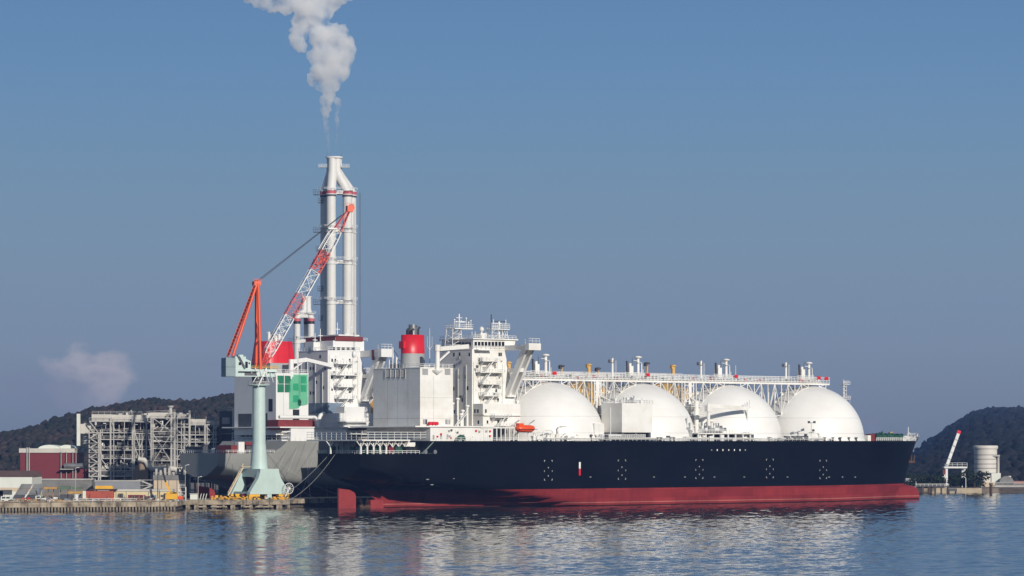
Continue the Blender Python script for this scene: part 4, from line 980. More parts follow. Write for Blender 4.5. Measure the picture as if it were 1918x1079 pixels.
# turntable and gallery
MB().lathe([(2.6, cz_(724)), (4.6, cz_(722)), (4.6, cz_(720.5)), (2.6, cz_(720))], (0, 0, 0), 36).build('gallery', craneg, crn)
gl = []
for i in range(17): gl.append((4.5*math.cos(2*PI*i/16), 4.5*math.sin(2*PI*i/16), cz_(720.5)))
MB().rails(gl, 1.2, .13, 1.8, 2).build('gallery_railing', rail, crn)
MB().lathe([(2.3, cz_(720)), (2.9, cz_(712)), (2.9, cz_(705))], (0, 0, 0), 36).build('slew_ring', dgrey, crn)
# upper works: built facing right, square to the picture in the photo, so turned back by the root's heading
up = bpy.data.objects.new('upper_works', None)
TURN = math.radians(20); rot = Matrix.Rotation(-BF.th+TURN, 4, 'Z')
def ub(px, py): return ((px-485)*K/math.cos(TURN), cz_(py))
def P3(px, py, y): x, z = ub(px, py); return V((x, y, z))
def ubuild(mb, name, m, par=None):
    mb.v = [tuple(rot @ V(v)) for v in mb.v]; return mb.build(name, m, par or crn)
mb = MB()
x0, z0 = ub(438, 706); x1, z1 = ub(513, 690); mb.box(x0, x1, -3.4, 3.4, z0, cz_(692)); slab = ubuild(mb, 'slewing_platform', craneg)
mb = MB(); x0, z0 = ub(421, 706); x1, z1 = ub(438.5, 671); mb.box(x0, x1, -3.8, 3.8, z0, z1); cwt = ubuild(mb, 'counterweight', mat('counterweight_shade', (.20, .27, .29), .6))  # shaded side of the crane green painted as a darker blue-grey
mb = MB(); mb.box(x0-.04, x1, -3.84, 3.84, cz_(688.6), cz_(687.9)); ubuild(mb, 'panel_joint', dgrey, cwt)
mb = MB(); xa = ub(438.5, 0)[0]; xb = ub(467, 0)[0]; mb.prism([(xa, 3, cz_(692)), (xb, 3, cz_(692)), (xb, 3, cz_(677)), (ub(458, 0)[0], 3, cz_(673)), (ub(458, 0)[0], 3, cz_(668.5)), (xa, 3, cz_(668.5))], (0, -6, 0)); mh = ubuild(mb, 'machinery_house', craneg)
for px, py, w_, h_ in ((447, 682, 1.0, 1.2), (459, 684, 1.1, 2.6), (464, 681, .6, .7)):
    mb = MB(); x, z = ub(px, py); mb.box(x-w_/2, x+w_/2, -3.06, -2.95, z-h_/2, z+h_/2); ubuild(mb, 'window', glassm, mh)
mb = MB(); x, z = ub(443, 667); x2, z2 = ub(456, 692); mb.bar((x, -3.3, z), (x2, -3.3, z2), .3, .5); mb.bar((x, -3.3, z+1.1), (x2, -3.3, z2+1.1), .14); ubuild(mb, 'house_stair', dgrey, mh)
mb = MB(); mb.box(ub(446, 0)[0], ub(455, 0)[0], -1.5, 1.5, cz_(668.5), cz_(665)); ubuild(mb, 'roof_hatch', craneg, mh)
mb = MB(); y_ = -3.4; xa = ub(468, 0)[0]; xb = ub(515, 0)[0]; zz = cz_(692); mb.rails([(xa, y_, zz), (xb, y_, zz), (xb, 3.4, zz)], 1.3, .15, 1.4, 2); ubuild(mb, 'platform_railing', yellow, slab)
mb = MB(); mb.box(ub(444, 0)[0], ub(478, 0)[0], -4.6, -3.42, cz_(697), cz_(696)); mb.box(ub(455, 0)[0], ub(478, 0)[0], -3.5, -3.4, cz_(704), cz_(698)); ubuild(mb, 'side_walkway', dgrey, slab)
mb = MB()
for i in range(5):
    a = P3(474+i*9, 690+i*2, -4.4); mb.bar(a, a+V((1.2, 0, -4.5)), .16); mb.bar(a+V((0, 0, 0)), a+V((-2, 0, -2.2)), .14)
mb.bar(P3(479, 724, -4), P3(494, 690, -4), .3, .5); mb.bar(P3(470, 716, -4), P3(478, 702, -4), .25); mb.box(ub(497, 0)[0], ub(513, 0)[0], -5, -3.5, cz_(697), cz_(696.4)); ubuild(mb, 'access_ladder', rail, slab)
mb = MB(); mb.prism([(ub(500, 0)[0], 2.9, cz_(705)), (ub(513, 0)[0], 2.9, cz_(697)), (ub(513, 0)[0], 2.9, cz_(692)), (ub(500, 0)[0], 2.9, cz_(692))], (0, -5.8, 0)); ubuild(mb, 'operator_cab', craneg, slab)
ap = P3(481, 531, 0)
af = MB()
for sg in (-1, 1):
    af.tube(P3(433, 668, sg*4.2), P3(480, 531, sg*1.5), .58, .55, 10)
for q_ in (.25, .5, .75):
    af.bar(P3(lerp(433, 480, q_), lerp(668, 531, q_), -4.2+q_*2.7), P3(lerp(433, 480, q_), lerp(668, 531, q_), 4.2-q_*2.7), .35)
fr_ = ubuild(af, 'back_stay', craneo)
af = MB()
for sg in (-1, 1): af.tube(P3(484, 692, sg*3.4), P3(482, 531, sg*1.6), .62, .58, 10)
af.bar(P3(485, 640, -2.6), P3(483, 600, 2.2), .35); af.bar(P3(485, 640, 2.6), P3(483, 600, -2.2), .35); af.bar(P3(485, 640, -2.6), P3(485, 640, 2.6), .4)
ubuild(af, 'front_mast', craneo)
mb = MB(); mb.box(ap.x-1.5, ap.x+1.3, -1.9, 1.9, ap.z-.9, ap.z+.8); mb.tube((ap.x, -1.6, ap.z+.6), (ap.x, 1.6, ap.z+.6), .9, .9, 14); mb.rails([(ap.x-1.8, -2, ap.z+.7), (ap.x+1.6, -2, ap.z+.7)], 1, .13, 1.2); ubuild(mb, 'mast_head', craneo)
mb = MB(); a, b_ = P3(428, 668, -3.2), P3(478, 536, -1.9)
for off in (V((0, 0, 0)), V((-1.1, 0, .4))): mb.bar(a+off, b_+off, .16)
for i in range(22):
    c_ = a.lerp(b_, i/21); mb.bar(c_, c_+V((-1.1, 0, .4)), .12)
ubuild(mb, 'mast_ladder', craneo)
# jib: a lattice box girder in red and white bands
p0, p1 = P3(488, 687, 0), P3(651, 387, 0); ax = (p1-p0); L = ax.length; ax.normalize(); upv = V((-ax.z, 0, ax.x))
def jw(t_): return pw(t_, [(0, 1.2), (.1, 3.9), (.8, 4.1), (1, .9)])
def jy(t_): return pw(t_, [(0, 2.6), (.1, 1.9), (.8, 1.7), (1, .7)])
bands = [(0, .075, 0), (.075, .315, 1), (.315, .45, 0), (.45, .6, 1), (.6, .725, 0), (.725, .86, 1), (.86, 1, 0)]
jroot = None
for (a, b_, wv) in bands:
    mb = MB(); n = max(2, int((b_-a)*26))
    def node(t_, c): return p0+ax*(L*t_)+upv*(jw(t_)/2*c[0])+V((0, jy(t_)*c[1], 0))
    cs = ((-1, -1), (1, -1), (1, 1), (-1, 1))
    for i in range(n):
        ta, tb = lerp(a, b_, i/n), lerp(a, b_, (i+1)/n)
        for j, c in enumerate(cs):
            c2 = cs[(j+1) % 4]
            mb.bar(node(ta, c), node(tb, c), .34); mb.bar(node(ta, c), node(tb, c2), .15) if i % 2 else mb.bar(node(ta, c2), node(tb, c), .15); mb.bar(node(tb, c), node(tb, c2), .15)
    o_ = ubuild(mb, 'jib_section', rail if wv else jred)
mb = MB(); mb.box(p1.x-1.2, p1.x+1.4, -1.4, 1.4, p1.z-1.2, p1.z+1.4); mb.tube((p1.x+.8, -1, p1.z+.6), (p1.x+.8, 1, p1.z+.6), 1.3, 1.3, 16); mb.rails([(p1.x-2, -1.4, p1.z+1.4), (p1.x+1.6, -1.4, p1.z+1.4)], 1, .14, 1.2); ubuild(mb, 'jib_head', craneo)
tm_ = p0+ax*(L*.86)+upv*2.2
mb = MB()
mb.box(tm_.x-2.4, tm_.x+1.2, -2.2, 2.2, tm_.z-.6, tm_.z); q_ = p0+ax*(L*.72)+upv*3.2; mb.bar(q_, tm_+V((-.5, 0, .6)), 1.2, .3); ubuild(mb, 'jib_walkway', rail)
m_ = p0+ax*(L*.62)
mb = MB()
for i in range(12):
    c_ = p0+ax*(L*R.uniform(.6, .72))+upv*R.uniform(-2, 2); mb.bar(c_, c_+ax*3+upv*R.uniform(-2, 2)+V((0, R.uniform(-2, 2), 0)), .5)
ubuild(mb, 'jib_machinery', jred)
mb = MB()
for yy in (-.9, .9):
    mb.tube(ap+V((0, yy, .9)), p0+ax*(L*(.95))+upv*1.6+V((0, yy*.5, 0)), .07, .07, 5)
    mb.tube(ap+V((0, yy, .2)), p0+ax*(L*.975)+upv*.6+V((0, yy*.5, 0)), .06, .06, 5)
ubuild(mb, 'luffing_cable', cable)
mb = MB(); hx = p1+V((1.8, 0, 0)); mb.tube(hx, (hx.x, 0, cz_(660)), .06, .06, 5); mb.tube(hx+V((.5, 0, 0)), (hx.x+.5, 0, cz_(660)), .06, .06, 5); ubuild(mb, 'hoist_cable', cable)
mb = MB(); mb.lathe([(.3, -1.4), (.9, -.8), (.9, .8), (.4, 1.4)], (hx.x+.25, 0, cz_(662)), 12); ubuild(mb, 'hook_block', rail)

# ---- tall stack with four flues drawn together at the head, and a shorter one
def flue_stack(px, d, legs, ytop, ybend, top_px, ybot, rad, label, bands, rings, name='chimney'):
    k_ = d/F; rt = thing(name, (X(px, d), d, QZ), label, 'chimney')
    zz = lambda py: Z(py, d)-QZ
    for (lx, ly) in legs:
        lx0 = (lx-px)*k_; tx = (top_px+(lx-px)*.26-px)*k_; ty = ly*.28
        pts = [(lx0, ly, 0), (lx0, ly, zz(ybend+14)), (lx0, ly, zz(ybend+4))]
        for i in range(1, 5):
            q = i/5; pts.append((lerp(lx0, tx, sm(q)*.25+q*.75 if q < 1 else 1), lerp(ly, ty, q), lerp(zz(ybend+4), zz(ytop+26), q)))
        pts += [(tx, ty, zz(ytop+24)), (tx, ty, zz(ytop))]
        fl = MB().pipe(pts, [rad*1.08]+[rad]*(len(pts)-3)+[rad*.92, rad*.88], 20).build('flue', stackw, rt)
        for (y0, y1, m) in bands: MB().lathe([(rad*1.09, zz(y1)), (rad*1.09, zz(y0))], (lx0, ly, 0), 20).build('painted_band', m, fl)
        for yr in rings:
            for dy in (-3.5, 4): MB().lathe([(rad*1.17, zz(yr+dy+.8)), (rad*1.17, zz(yr+dy-.8))], (lx0, ly, 0), 20).build('flange', stackw, fl)
    P_ = [((lx-px)*k_, ly) for lx, ly in legs]
    for yr in rings:
        mb = MB()
        for i in range(len(P_)):
            a, b_ = P_[i], P_[(i+1) % len(P_)]; mb.bar((a[0], a[1], zz(yr)), (b_[0], b_[1], zz(yr)), 1.6, 1.9)
        mb.build('tie_beam', stackw, rt)
        xs = [p[0] for p in P_]; ys = [p[1] for p in P_]
        x0_, x1_, y0_ = min(xs)-rad*1.4, max(xs)+rad*1.4, min(ys)-rad*1.3
        MB().rails([(x0_, y0_+rad*1.8, zz(yr)+1.2), (min(xs), y0_, zz(yr)+1.2), (x1_-rad, y0_, zz(yr)+1.2), (x1_, y0_+rad*2, zz(yr)+1.2)], 1.2, .15, 2.2).build('walkway_railing', rail, rt)
        MB().box(x0_-2.4, x0_+.8, y0_+rad, y0_+rad+2.6, zz(yr)-1.6, zz(yr)-1.3).rails([(x0_-2.4, y0_+rad, zz(yr)-1.3), (x0_+.8, y0_+rad, zz(yr)-1.3)], 2.6, .18, 1, 2).build('side_platform', dgrey, rt)
    return rt, zz, k_
st, zz, k_ = flue_stack(633, 1650, [(621, -4.5), (651, -1.0), (657.5, 4.5), (608.5, 2.5)], 296, 357, 626, 640, 2.6,
    'tall white chimney of four flues joined at the head, smoking above the crane', [(357, 365, stackr), (365, 369, dgrey)], [361, 431, 491, 566, 637])
MB().lathe([(4.6, zz(296.5)), (4.8, zz(294)), (4.4, zz(293.5))], ((626-633)*k_, 0, 0), 24, 1.0, .8).build('chimney_cap', stackw, st)
for sx in (-1, 1):
    x = (626-633)*k_+sx*6.2; MB().box(x-2.2, x+2.2, -2, 2, zz(314), zz(313)).rails([(x-2.2, -2, zz(313)), (x+2.2, -2, zz(313))], 1.4, .16, 1.2).build('head_platform', rail, st)
for sx in (-4, 4): MB().tube(((626-633)*k_+sx, -1, zz(296)), ((626-633)*k_+sx, -1, zz(286)), .12, .06, 6).build('lightning_rod', dgrey, st)
MB().box(-10, 10, -8, 8, 0, 6).build('plinth', conc, st)
MB().bar((11.6, 3, zz(360)), (11.6, 3, 0), .2).bar((12.2, 3, zz(360)), (12.2, 3, 0), .2).build('ladder', dgrey, st)
for (px, py) in ((601, 380), (597, 470), (602, 600), (600, 545)):
    x = (px-633)*k_; MB().box(x-1.5, x+1.5, 0, 3, zz(py), zz(py)+.3).rails([(x-1.5, 0, zz(py)+.3), (x+1.5, 0, zz(py)+.3)], 2.2, .2, 1, 2).build('side_platform', dgrey, st)
MB().rails([((594-633)*k_, -12, zz(648)), ((666-633)*k_, -12, zz(648))], 4, .25, 3, 3).box((590-633)*k_, (668-633)*k_, -12, -6, zz(650), zz(648)).build('service_gallery', dgrey, st)
for px in (600, 606, 646, 658, 664, 594):
    MB().tube(((px-633)*k_, -10, 0), ((px-633)*k_, -10, zz(R.uniform(622, 640))), .3, .2, 6).build('light_pole', dgrey, st)
st2, zz2, k2 = flue_stack(570, 1600, [(557, -2.5), (583, -2), (574.5, 3.5)], 556, 592, 574, 640, 1.75,
    'short white chimney of three flues with pink and black bands behind the jib', [(595, 602, stackr), (602, 607, black)], [592, 639])
MB().lathe([(2.7, zz2(556.5)), (2.8, zz2(555))], ((574-570)*k2, 0, 0), 20, 1.1, .8).build('chimney_cap', stackw, st2)
MB().box(-7, 7, -6, 6, 0, 5).build('plinth', conc, st2)

# ---- boiler structure of the power plant
pd = 1328.0; pk = pd/F; org = V((X(145, pd), pd, QZ))
pp = thing('power_plant', org, 'open steel boiler structure full of pipes and platforms on the left shore', 'power plant')
def px_(p): return (p-145)*pk
def pz(y): return Z(y, pd)-QZ
D = 26.0
def col(p, y0, w_=.7, v0=0, m=galv, nm='column'):
    w_ *= .62
    MB().box(px_(p)-w_/2, px_(p)+w_/2, v0, v0+w_, 0, pz(y0)).build(nm, m, pp)
for p, y0, w_ in ((167, 805, .7), (184.5, 812, .9), (188, 805, .8), (207, 783, 1.0), (213, 783, .6), (233, 789, .5), (248.5, 783, 1.3), (252, 783, .6), (261, 812, .5), (266, 812, .5), (274, 783, 1.0), (283, 781, .9), (286.5, 783, .8), (321, 783, 1.3), (327, 772, 1.5), (332, 783, .6), (340, 788, .6), (345, 788, .6), (355, 769, 1.3), (366, 796, .5), (384, 795, 1.2), (388, 795, .6), (400, 795, .8), (404, 800, .5)):
    col(p, y0, w_)
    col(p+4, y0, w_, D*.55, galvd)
for (a, b_, ys) in ((167, 250, (789, 810.6, 823, 843, 858.7, 882, 892)), (250, 284, (790, 812, 823, 842, 862, 878)), (284, 330, (783, 808, 818, 827, 840, 863, 876)), (330, 357, (783, 800, 815, 828, 842, 860, 876)), (357, 406, (795.7, 814.6, 828, 842, 858))):
    for y in ys:
        MB().box(px_(a), px_(b_), .1, .7, pz(y)-.22, pz(y)+.22).box(px_(a), px_(b_), .7, D*.5, pz(y)-.1, pz(y)+.1).build('floor_deck', galv, pp)
        MB().rails([(px_(a), .2, pz(y)+.4), (px_(b_), .2, pz(y)+.4)], 1.2, .11, 3).build('floor_railing', galv, pp)
for (a, b_, y0, y1) in ((286.5, 321, 783, 808), (286.5, 321, 812, 866), (321, 286.5, 812, 866), (253, 262, 812, 840), (271, 262, 812, 840), (253, 262, 840, 862), (273, 264, 840, 862), (276, 283, 812, 840), (255, 272, 862, 880), (207, 215, 783, 806), (384, 400, 796, 815), (400, 384, 815, 842), (327, 355, 800, 828), (355, 330, 828, 860), (188, 207, 858, 882), (225, 250, 865, 882), (321, 300, 783, 808), (168, 184, 790, 810)):
    MB().bar((px_(a), .25, pz(y0)), (px_(b_), .25, pz(y1)), .38).build('brace', galv, pp)
for (a, b_, y0, y1, v0, v1, m) in ((171, 209, 776, 788, 1, 16, clad), (208, 276, 777, 788.5, 2, 18, clad), (276, 327, 773, 782.5, 2, 18, clad), (356, 384, 785, 795.5, 2, 16, clad), (148, 171, 794, 812, 4, 14, clad),
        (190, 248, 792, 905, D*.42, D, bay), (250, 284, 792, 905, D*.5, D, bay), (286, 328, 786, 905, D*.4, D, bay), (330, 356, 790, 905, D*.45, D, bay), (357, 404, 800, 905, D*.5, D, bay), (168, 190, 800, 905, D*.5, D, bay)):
    MB().box(px_(a), px_(b_), v0, v1, pz(y1), pz(y0)).build('cladding_panel' if m is clad else 'dark_inner_wall', m, pp)  # dark inner walls stand in for the shaded depth of the structure
for (a, b_, y0, y1, v0, m) in ((217, 240, 871, 876, 2, galv), (190, 214, 872, 878, 2, clad), (225, 245, 884, 891, 3, clad), (216, 224, 880, 891, 4, galv), (218, 232, 829, 833, 2, galvd), (222, 236, 816, 821, 4, clad), (234, 240, 838, 842, 2, clad), (300, 316, 800, 807, 4, galvd), (288, 300, 820, 826, 3, galvd), (331, 353, 776, 783, 2, clad), (384, 399, 780, 788, 3, galvd), (390, 399, 788, 795, 3, clad), (296, 318, 856, 862, 3, galvd), (360, 382, 823, 828, 3, galvd), (184, 189, 812, 895, .2, galv), (198, 207, 840, 858, 5, galvd), (338, 352, 816, 828, 5, galvd), (256, 272, 866, 880, 3, galvd)):
    MB().box(px_(a), px_(b_), v0, v0+4, pz(y1), pz(y0)).build('equipment_box', m, pp)
for i in range(18):
    a = px_(R.choice([174, 196, 212, 226, 240, 258, 268, 292, 306, 316, 336, 348, 362, 376, 394])+R.uniform(-4, 4)); z = pz(R.choice([810.6, 823, 843, 858.7, 876])); v0 = R.uniform(2, 8); r_ = R.uniform(.8, 1.7)
    MB().tube((a-R.uniform(1, 4), v0, z+r_+.3), (a+R.uniform(1, 4), v0, z+r_+.3), r_, r_, 12).build('vessel', R.choice([galv, clad, steel, galvd]), pp)
mb = MB()
for i in range(150):
    a = px_(R.uniform(168, 404)); z0 = pz(R.uniform(800, 900)); v0 = R.uniform(.8, 9); r_ = R.choice([.13, .18, .25, .35]); q = R.random(); l = R.uniform(3, 12)
    if q < .45: mb.tube((a, v0, z0), (a, v0, min(z0+l, pz(792))), r_, None, 6)
    elif q < .85: mb.tube((a, v0, z0), (min(a+l, px_(404)), v0, z0), r_, None, 6)
    else: mb.path([(a, v0, z0), (a+l*.4, v0, z0), (min(a+l*.9, px_(404)), v0, z0+l*.4)], r_, 6)
tag(mb.build('pipework', galv, pp), kind='stuff')
for mm, cnt in ((clad, 170), (rust, 90), (dgrey, 110), (rail, 60)):
    mb = MB()
    for i in range(cnt):
        a = px_(R.uniform(168, 404)); z0 = pz(R.uniform(790, 902)); v0 = R.uniform(-.3, 6); r_ = R.choice([.1, .14, .2, .3]); q = R.random(); l = R.uniform(1, 6)
        if q < .4: mb.tube((a, v0, z0), (a, v0, min(z0+l, pz(788))), r_, None, 6)
        elif q < .8: mb.tube((a, v0, z0), (min(a+l, px_(404)), v0, z0), r_, None, 6)
        else: mb.box(a, a+R.uniform(.4, 1.6), v0, v0+1, z0, z0+R.uniform(.5, 1.6))
    tag(mb.build('pipework', mm, pp), kind='stuff')
# stair tower on the left
mb = MB(); y = 812; kk = 0
while y < 900:
    xa, xb = px_(169), px_(183)
    mb.bar((xa if kk % 2 else xb, -.4, pz(y)), (xb if kk % 2 else xa, -.4, pz(y+9)), .25, .5); mb.box(xa-.5, xb+.5, -1.2, .4, pz(y+9)-.1, pz(y+9)+.1); y += 9; kk += 1
mb.build('stair_tower', galv, pp)
MB().box(px_(142.5), px_(148.5), 2, 3.8, pz(835), pz(775)).build('square_vent', pwhite, pp)
lv = MB().tube((px_(160), 9, pz(832)), (px_(160), 9, pz(792)), px_(169)-px_(160)+.3, None, 28).build('ribbed_tank', clad, pp)
for i in range(9): MB().lathe([(px_(169)-px_(160)+.45, -.18), (px_(169)-px_(160)+.45, .18)], (px_(160), 9, pz(795+i*4)), 28).build('tank_rib', bluep, lv)
MB().pipe([(px_(260), -2, pz(861)), (px_(271), -2, pz(862)), (px_(276), -2, pz(866)), (px_(279), -2, pz(873)), (px_(285), -2, pz(877)), (px_(293), -2, pz(878.5)), (px_(328), -2, pz(878.5)), (px_(333), -2, pz(881)), (px_(336), -2, pz(885))], 1.25, 16).build('gas_duct', clad, pp)
MB().prism([(px_(252), -1.5, 0), (px_(278), -1.5, 0), (px_(278), -1.5, pz(874)), (px_(270), -1.5, pz(862)), (px_(262), -1.5, pz(866)), (px_(252), -1.5, pz(880))], (0, 3, 0)).build('hopper', mat('hopper_brown', (.26, .19, .13), .7), pp)
MB().tube((px_(317), 6, pz(783)), (px_(316.5), 6, pz(764)), .8, .7, 12).lathe([(.8, 0), (1.5, .7), (1.5, 1.0)], (px_(316.5), 6, pz(764)), 12).build('steam_vent', galv, pp)
MB().pipe([(px_(312), 1, pz(786)), (px_(313), 1, pz(778)), (px_(317), 1, pz(775)), (px_(321), 1, pz(778)), (px_(321), 1, pz(786))], .6, 10).build('roof_pipe', galv, pp)
MB().bar((px_(246), 4, pz(776)), (px_(243.5), 4, pz(768)), .7).build('roof_pipe', galv, pp)
for p in (190, 215, 222, 236, 262, 270, 300, 308, 336, 342, 350, 362, 374, 378, 394):
    MB().box(px_(p)-.8, px_(p)+.8, 6, 8, pz(789 if p > 356 else 780), pz((789 if p > 356 else 777)-R.uniform(0, 6))).build('roof_unit', R.choice([clad, galv, galvd]), pp)
MB().rails([(px_(172), 1, pz(776)), (px_(276), 2, pz(776)), (px_(327), 2, pz(773))], 1.3, .13, 2.5).build('roof_railing', galv, pp)
# dark tower by the grey ship's stern
dt = thing('equipment_tower', (X(425, 1345), 1345, QZ), 'dark clad tower standing between the boiler structure and the grey ship', 'tower')
def dz(y): return Z(y, 1345)-QZ
MB().box(-3.4, 3.6, 0, 8, 0, dz(770)).build('tower_wall', dgrey, dt)
MB().box(-2.2, 1.2, -.08, .02, dz(794), dz(782)).build('louver', galv, dt); MB().box(2.4, 3.4, -.6, 0, dz(806), dz(764)).build('pipe_duct', clad, dt)
MB().rails([(-3.4, 0, dz(770)), (3.6, 0, dz(770))], 1.6, .2, 1.4).box(-3, 0, 1, 4, dz(770), dz(766)).build('roof_railing', galv, dt)
MB().box(-4.6, 4.4, -1.6, -.1, dz(812)-.3, dz(812)).build('gallery', galv, dt)

# ---- red turbine hall and sheds
def shed(name, d, px0, px1, ytop, depth, label, cat, wall, roofm=None, roofh=0, ybot=None):
    rt = thing(name, (X(px0, d), d, QZ), label, cat); Wd_ = X(px1, d)-X(px0, d); Ht = Z(ytop, d)-QZ
    MB().box(0, Wd_, 0, depth, 0, Ht).build('wall', wall, rt)
    if roofm:
        mb = MB(); 
        if roofh: mb.prism([(-.4, -.4, Ht), (-.4, depth+.4, Ht), (-.4, depth/2, Ht+roofh)], (Wd_+.8, 0, 0))
        else: mb.box(-.3, Wd_+.3, -.3, depth+.3, Ht, Ht+.5)
        mb.build('roof', roofm, rt)
    return rt, Wd_, Ht
d = 1331
rb, wv, ht = shed('turbine_hall', d, 38, 139, 848, 30, 'dark red clad turbine hall with pale eaves and curved roof vents', 'factory', brickr)
MB().box(-.5, wv+.2, -.5, 30, ht, ht+Z(840, d)-Z(848, d)).build('eaves', clad, rb)
for a, b_ in ((70, 112), (105, 138)):
    xa, xb = X(a, d)-X(38, d), X(b_, d)-X(38, d); n = 12; pts = [(lerp(xa, xb, i/n), 1.5 if a == 70 else 5, ht+2.0+1.5*math.sin(PI*i/n)**.6) for i in range(n+1)]
    MB().prism(pts+[(xb, 1.5 if a == 70 else 5, ht+1.9), (xa, 1.5 if a == 70 else 5, ht+1.9)], (0, 14, 0)).build('roof_vent', pwhite, rb)
for p in (51, 55):
    x = X(p, d)-X(38, d); MB().tube((x, -.7, 0), (x, -.7, ht+2.4), .28, .28, 8).build('riser_pipe', galv, rb)
MB().box(X(113.5, d)-X(38, d), X(114.3, d)-X(38, d), -.15, -.02, Z(877, d)-QZ, ht).build('panel_joint', galv, rb)
MB().box(X(139, d)-X(38, d), X(161, d)-X(38, d), 2, 26, 0, Z(879, d)-QZ).build('annex', brickr, rb)
MB().box(X(115, d)-X(38, d), X(140, d)-X(38, d), -4, -.02, Z(879.5, d)-QZ, Z(878, d)-QZ).build('ledge', galv, rb)
for i, p in enumerate((127, 133, 140, 146, 151)):
    x = X(p, d)-X(38, d); MB().tube((x-1.2, -2.4, Z(873, d)-QZ), (x+1.4, -2.4, Z(872, d)-QZ), 1.2, 1.2, 14).build('silver_tank', steel, rb)
for p in (115, 125, 137, 143):
    x = X(p, d)-X(38, d); MB().tube((x, -1, 0), (x, -1, Z(846, d)-QZ), .16, .16, 6).build('riser_pipe', galv, rb)
sb, wv, ht = shed('yard_wall', 1300, 62, 172, 899, 10, 'long low grey concrete block below the red turbine hall', 'building', galvd, galv)
sb2, wv, ht = shed('grey_shed', 1285, 178, 262, 902, 12, 'plain grey shed standing in front of the boiler structure', 'shed', mat('shed_grey', (.24, .25, .27), .6, .15, .2, .3), galv)
wv2, w_, ht = shed('warehouse', 1235, -60, 60, 893, 26, 'low white warehouse with brown pitched roof at the far left', 'warehouse', pwhite, mat('roof_brown', (.15, .085, .07), .8), 2.4)
MB().box(0, w_, -.1, -.02, ht*.33, ht*.5).build('wall_band', beige, wv2); MB().box(w_-15, w_-12, -.12, -.02, 0, 3.2).build('door', glassm, wv2)
MB().box(w_*.5, w_*.5+5, -.12, -.02, 1.6, 3.6).build('window', dgrey, wv2)
bb, w_, ht = shed('beige_hall', 1290, 288, 346, 899, 18, 'tall beige hall with grey upper band beside the grey ship bow', 'building', beige)
bb['label'] = 'tall beige hall with grey upper band left of the grey stern'
MB().box(-.3, w_+.3, -.3, 18, ht, ht+Z(890, 1290)-Z(899, 1290)).build('upper_band', galvd, bb)
for p in (302, 316, 331): MB().box(X(p, 1290)-X(288, 1290), X(p, 1290)-X(288, 1290)+.2, -.1, -.01, 0, ht).build('downpipe', galvd, bb)
mb = MB()
for i in range(3):
    xa, xb = X(262, 1290)-X(288, 1290), -.4; y_ = -2
    mb.bar((xa if i % 2 else xb, y_, ht*(i/3)), (xb if i % 2 else xa, y_, ht*((i+1)/3)), .35, .6); mb.box(xa-1, xb, y_-.6, y_+.6, ht*((i+1)/3)-.1, ht*((i+1)/3)+.1)
mb.build('outside_stair', galv, bb)
mb = MB()
for i in range(7): mb.box(X(290+i*8, 1290)-X(288, 1290), X(294+i*8, 1290)-X(288, 1290), 2, 4, ht+2, ht+2+R.uniform(1, 3.2))
mb.rails([(0, .5, ht+2), (w_, .5, ht+2)], 1.3, .14, 2); mb.build('roof_plant', galv, bb)
ww, w_, ht = shed('workshop', 1212, 206, 322, 920.5, 9, 'long cream workshop with pale parapet along the quay', 'workshop', cream)
MB().box(-.3, w_+.3, -.3, 9.3, ht, ht+Z(916.5, 1212)-Z(920.5, 1212)).build('parapet', clad, ww)
for a, b_, y0, y1, m in ((220.5, 231, 927, 932, dgrey), (240, 272, 927, 932.5, oxred), (282, 293, 927.5, 937, bluep), (301, 309, 927, 931, dgrey)):
    x0 = X(a, 1212)-X(206, 1212); x1 = X(b_, 1212)-X(206, 1212); MB().box(x0, x1, -.1, -.01, max(.05, Z(y1, 1212)-QZ), Z(y0, 1212)-QZ).build('window' if y1 < 935 else 'door', m, ww)
for p in (217, 236, 278, 299): MB().box(X(p, 1212)-X(206, 1212), X(p, 1212)-X(206, 1212)+.18, -.12, -.01, 0, ht).build('downpipe', galvd, ww)

# ---- quayside objects
def obj_thing(name, px, d, label, cat, group=None, rz=0): return thing(name, (X(px, d), d, QZ+.05), label, cat, group, rz)
def container(px, d, w_, h_, dp, m, label, endm=None):
    t_ = obj_thing('shipping_container', px, d, label, 'container')
    mb = MB(); n = int(w_/.6)
    mb.box(0, w_, .08, dp, 0, h_)
    for i in range(n): mb.box(i*w_/n+.05, i*w_/n+w_/n*.55, 0, .1, .2, h_-.2)
    mb.build('body', m, t_); MB().box(-.03, w_+.03, -.04, .09, h_-.2, h_).box(-.03, w_+.03, -.04, .09, 0, .2).build('rail', m, t_)
    if endm: MB().box(-1.3, -.03, 0, dp, 0, h_).build('end_box', endm, t_)
    return t_
container(161, 1186, 10.8, 3.9, 3, cont, 'rust red corrugated container with a white end on the quay edge', pwhite)
container(112, 1192, 5.6, 2.4, 3, dgrey, 'dark corrugated shelter between orange scaffolding and the red container')
t_ = obj_thing('storage_box', 139.5, 1190, 'narrow white upright box left of the red container', 'box'); MB().box(0, 1.9, 0, 2, 0, 2.5).build('body', pwhite, t_); MB().box(.2, 1.7, -.05, .02, .2, 2.3).build('door', rail, t_)
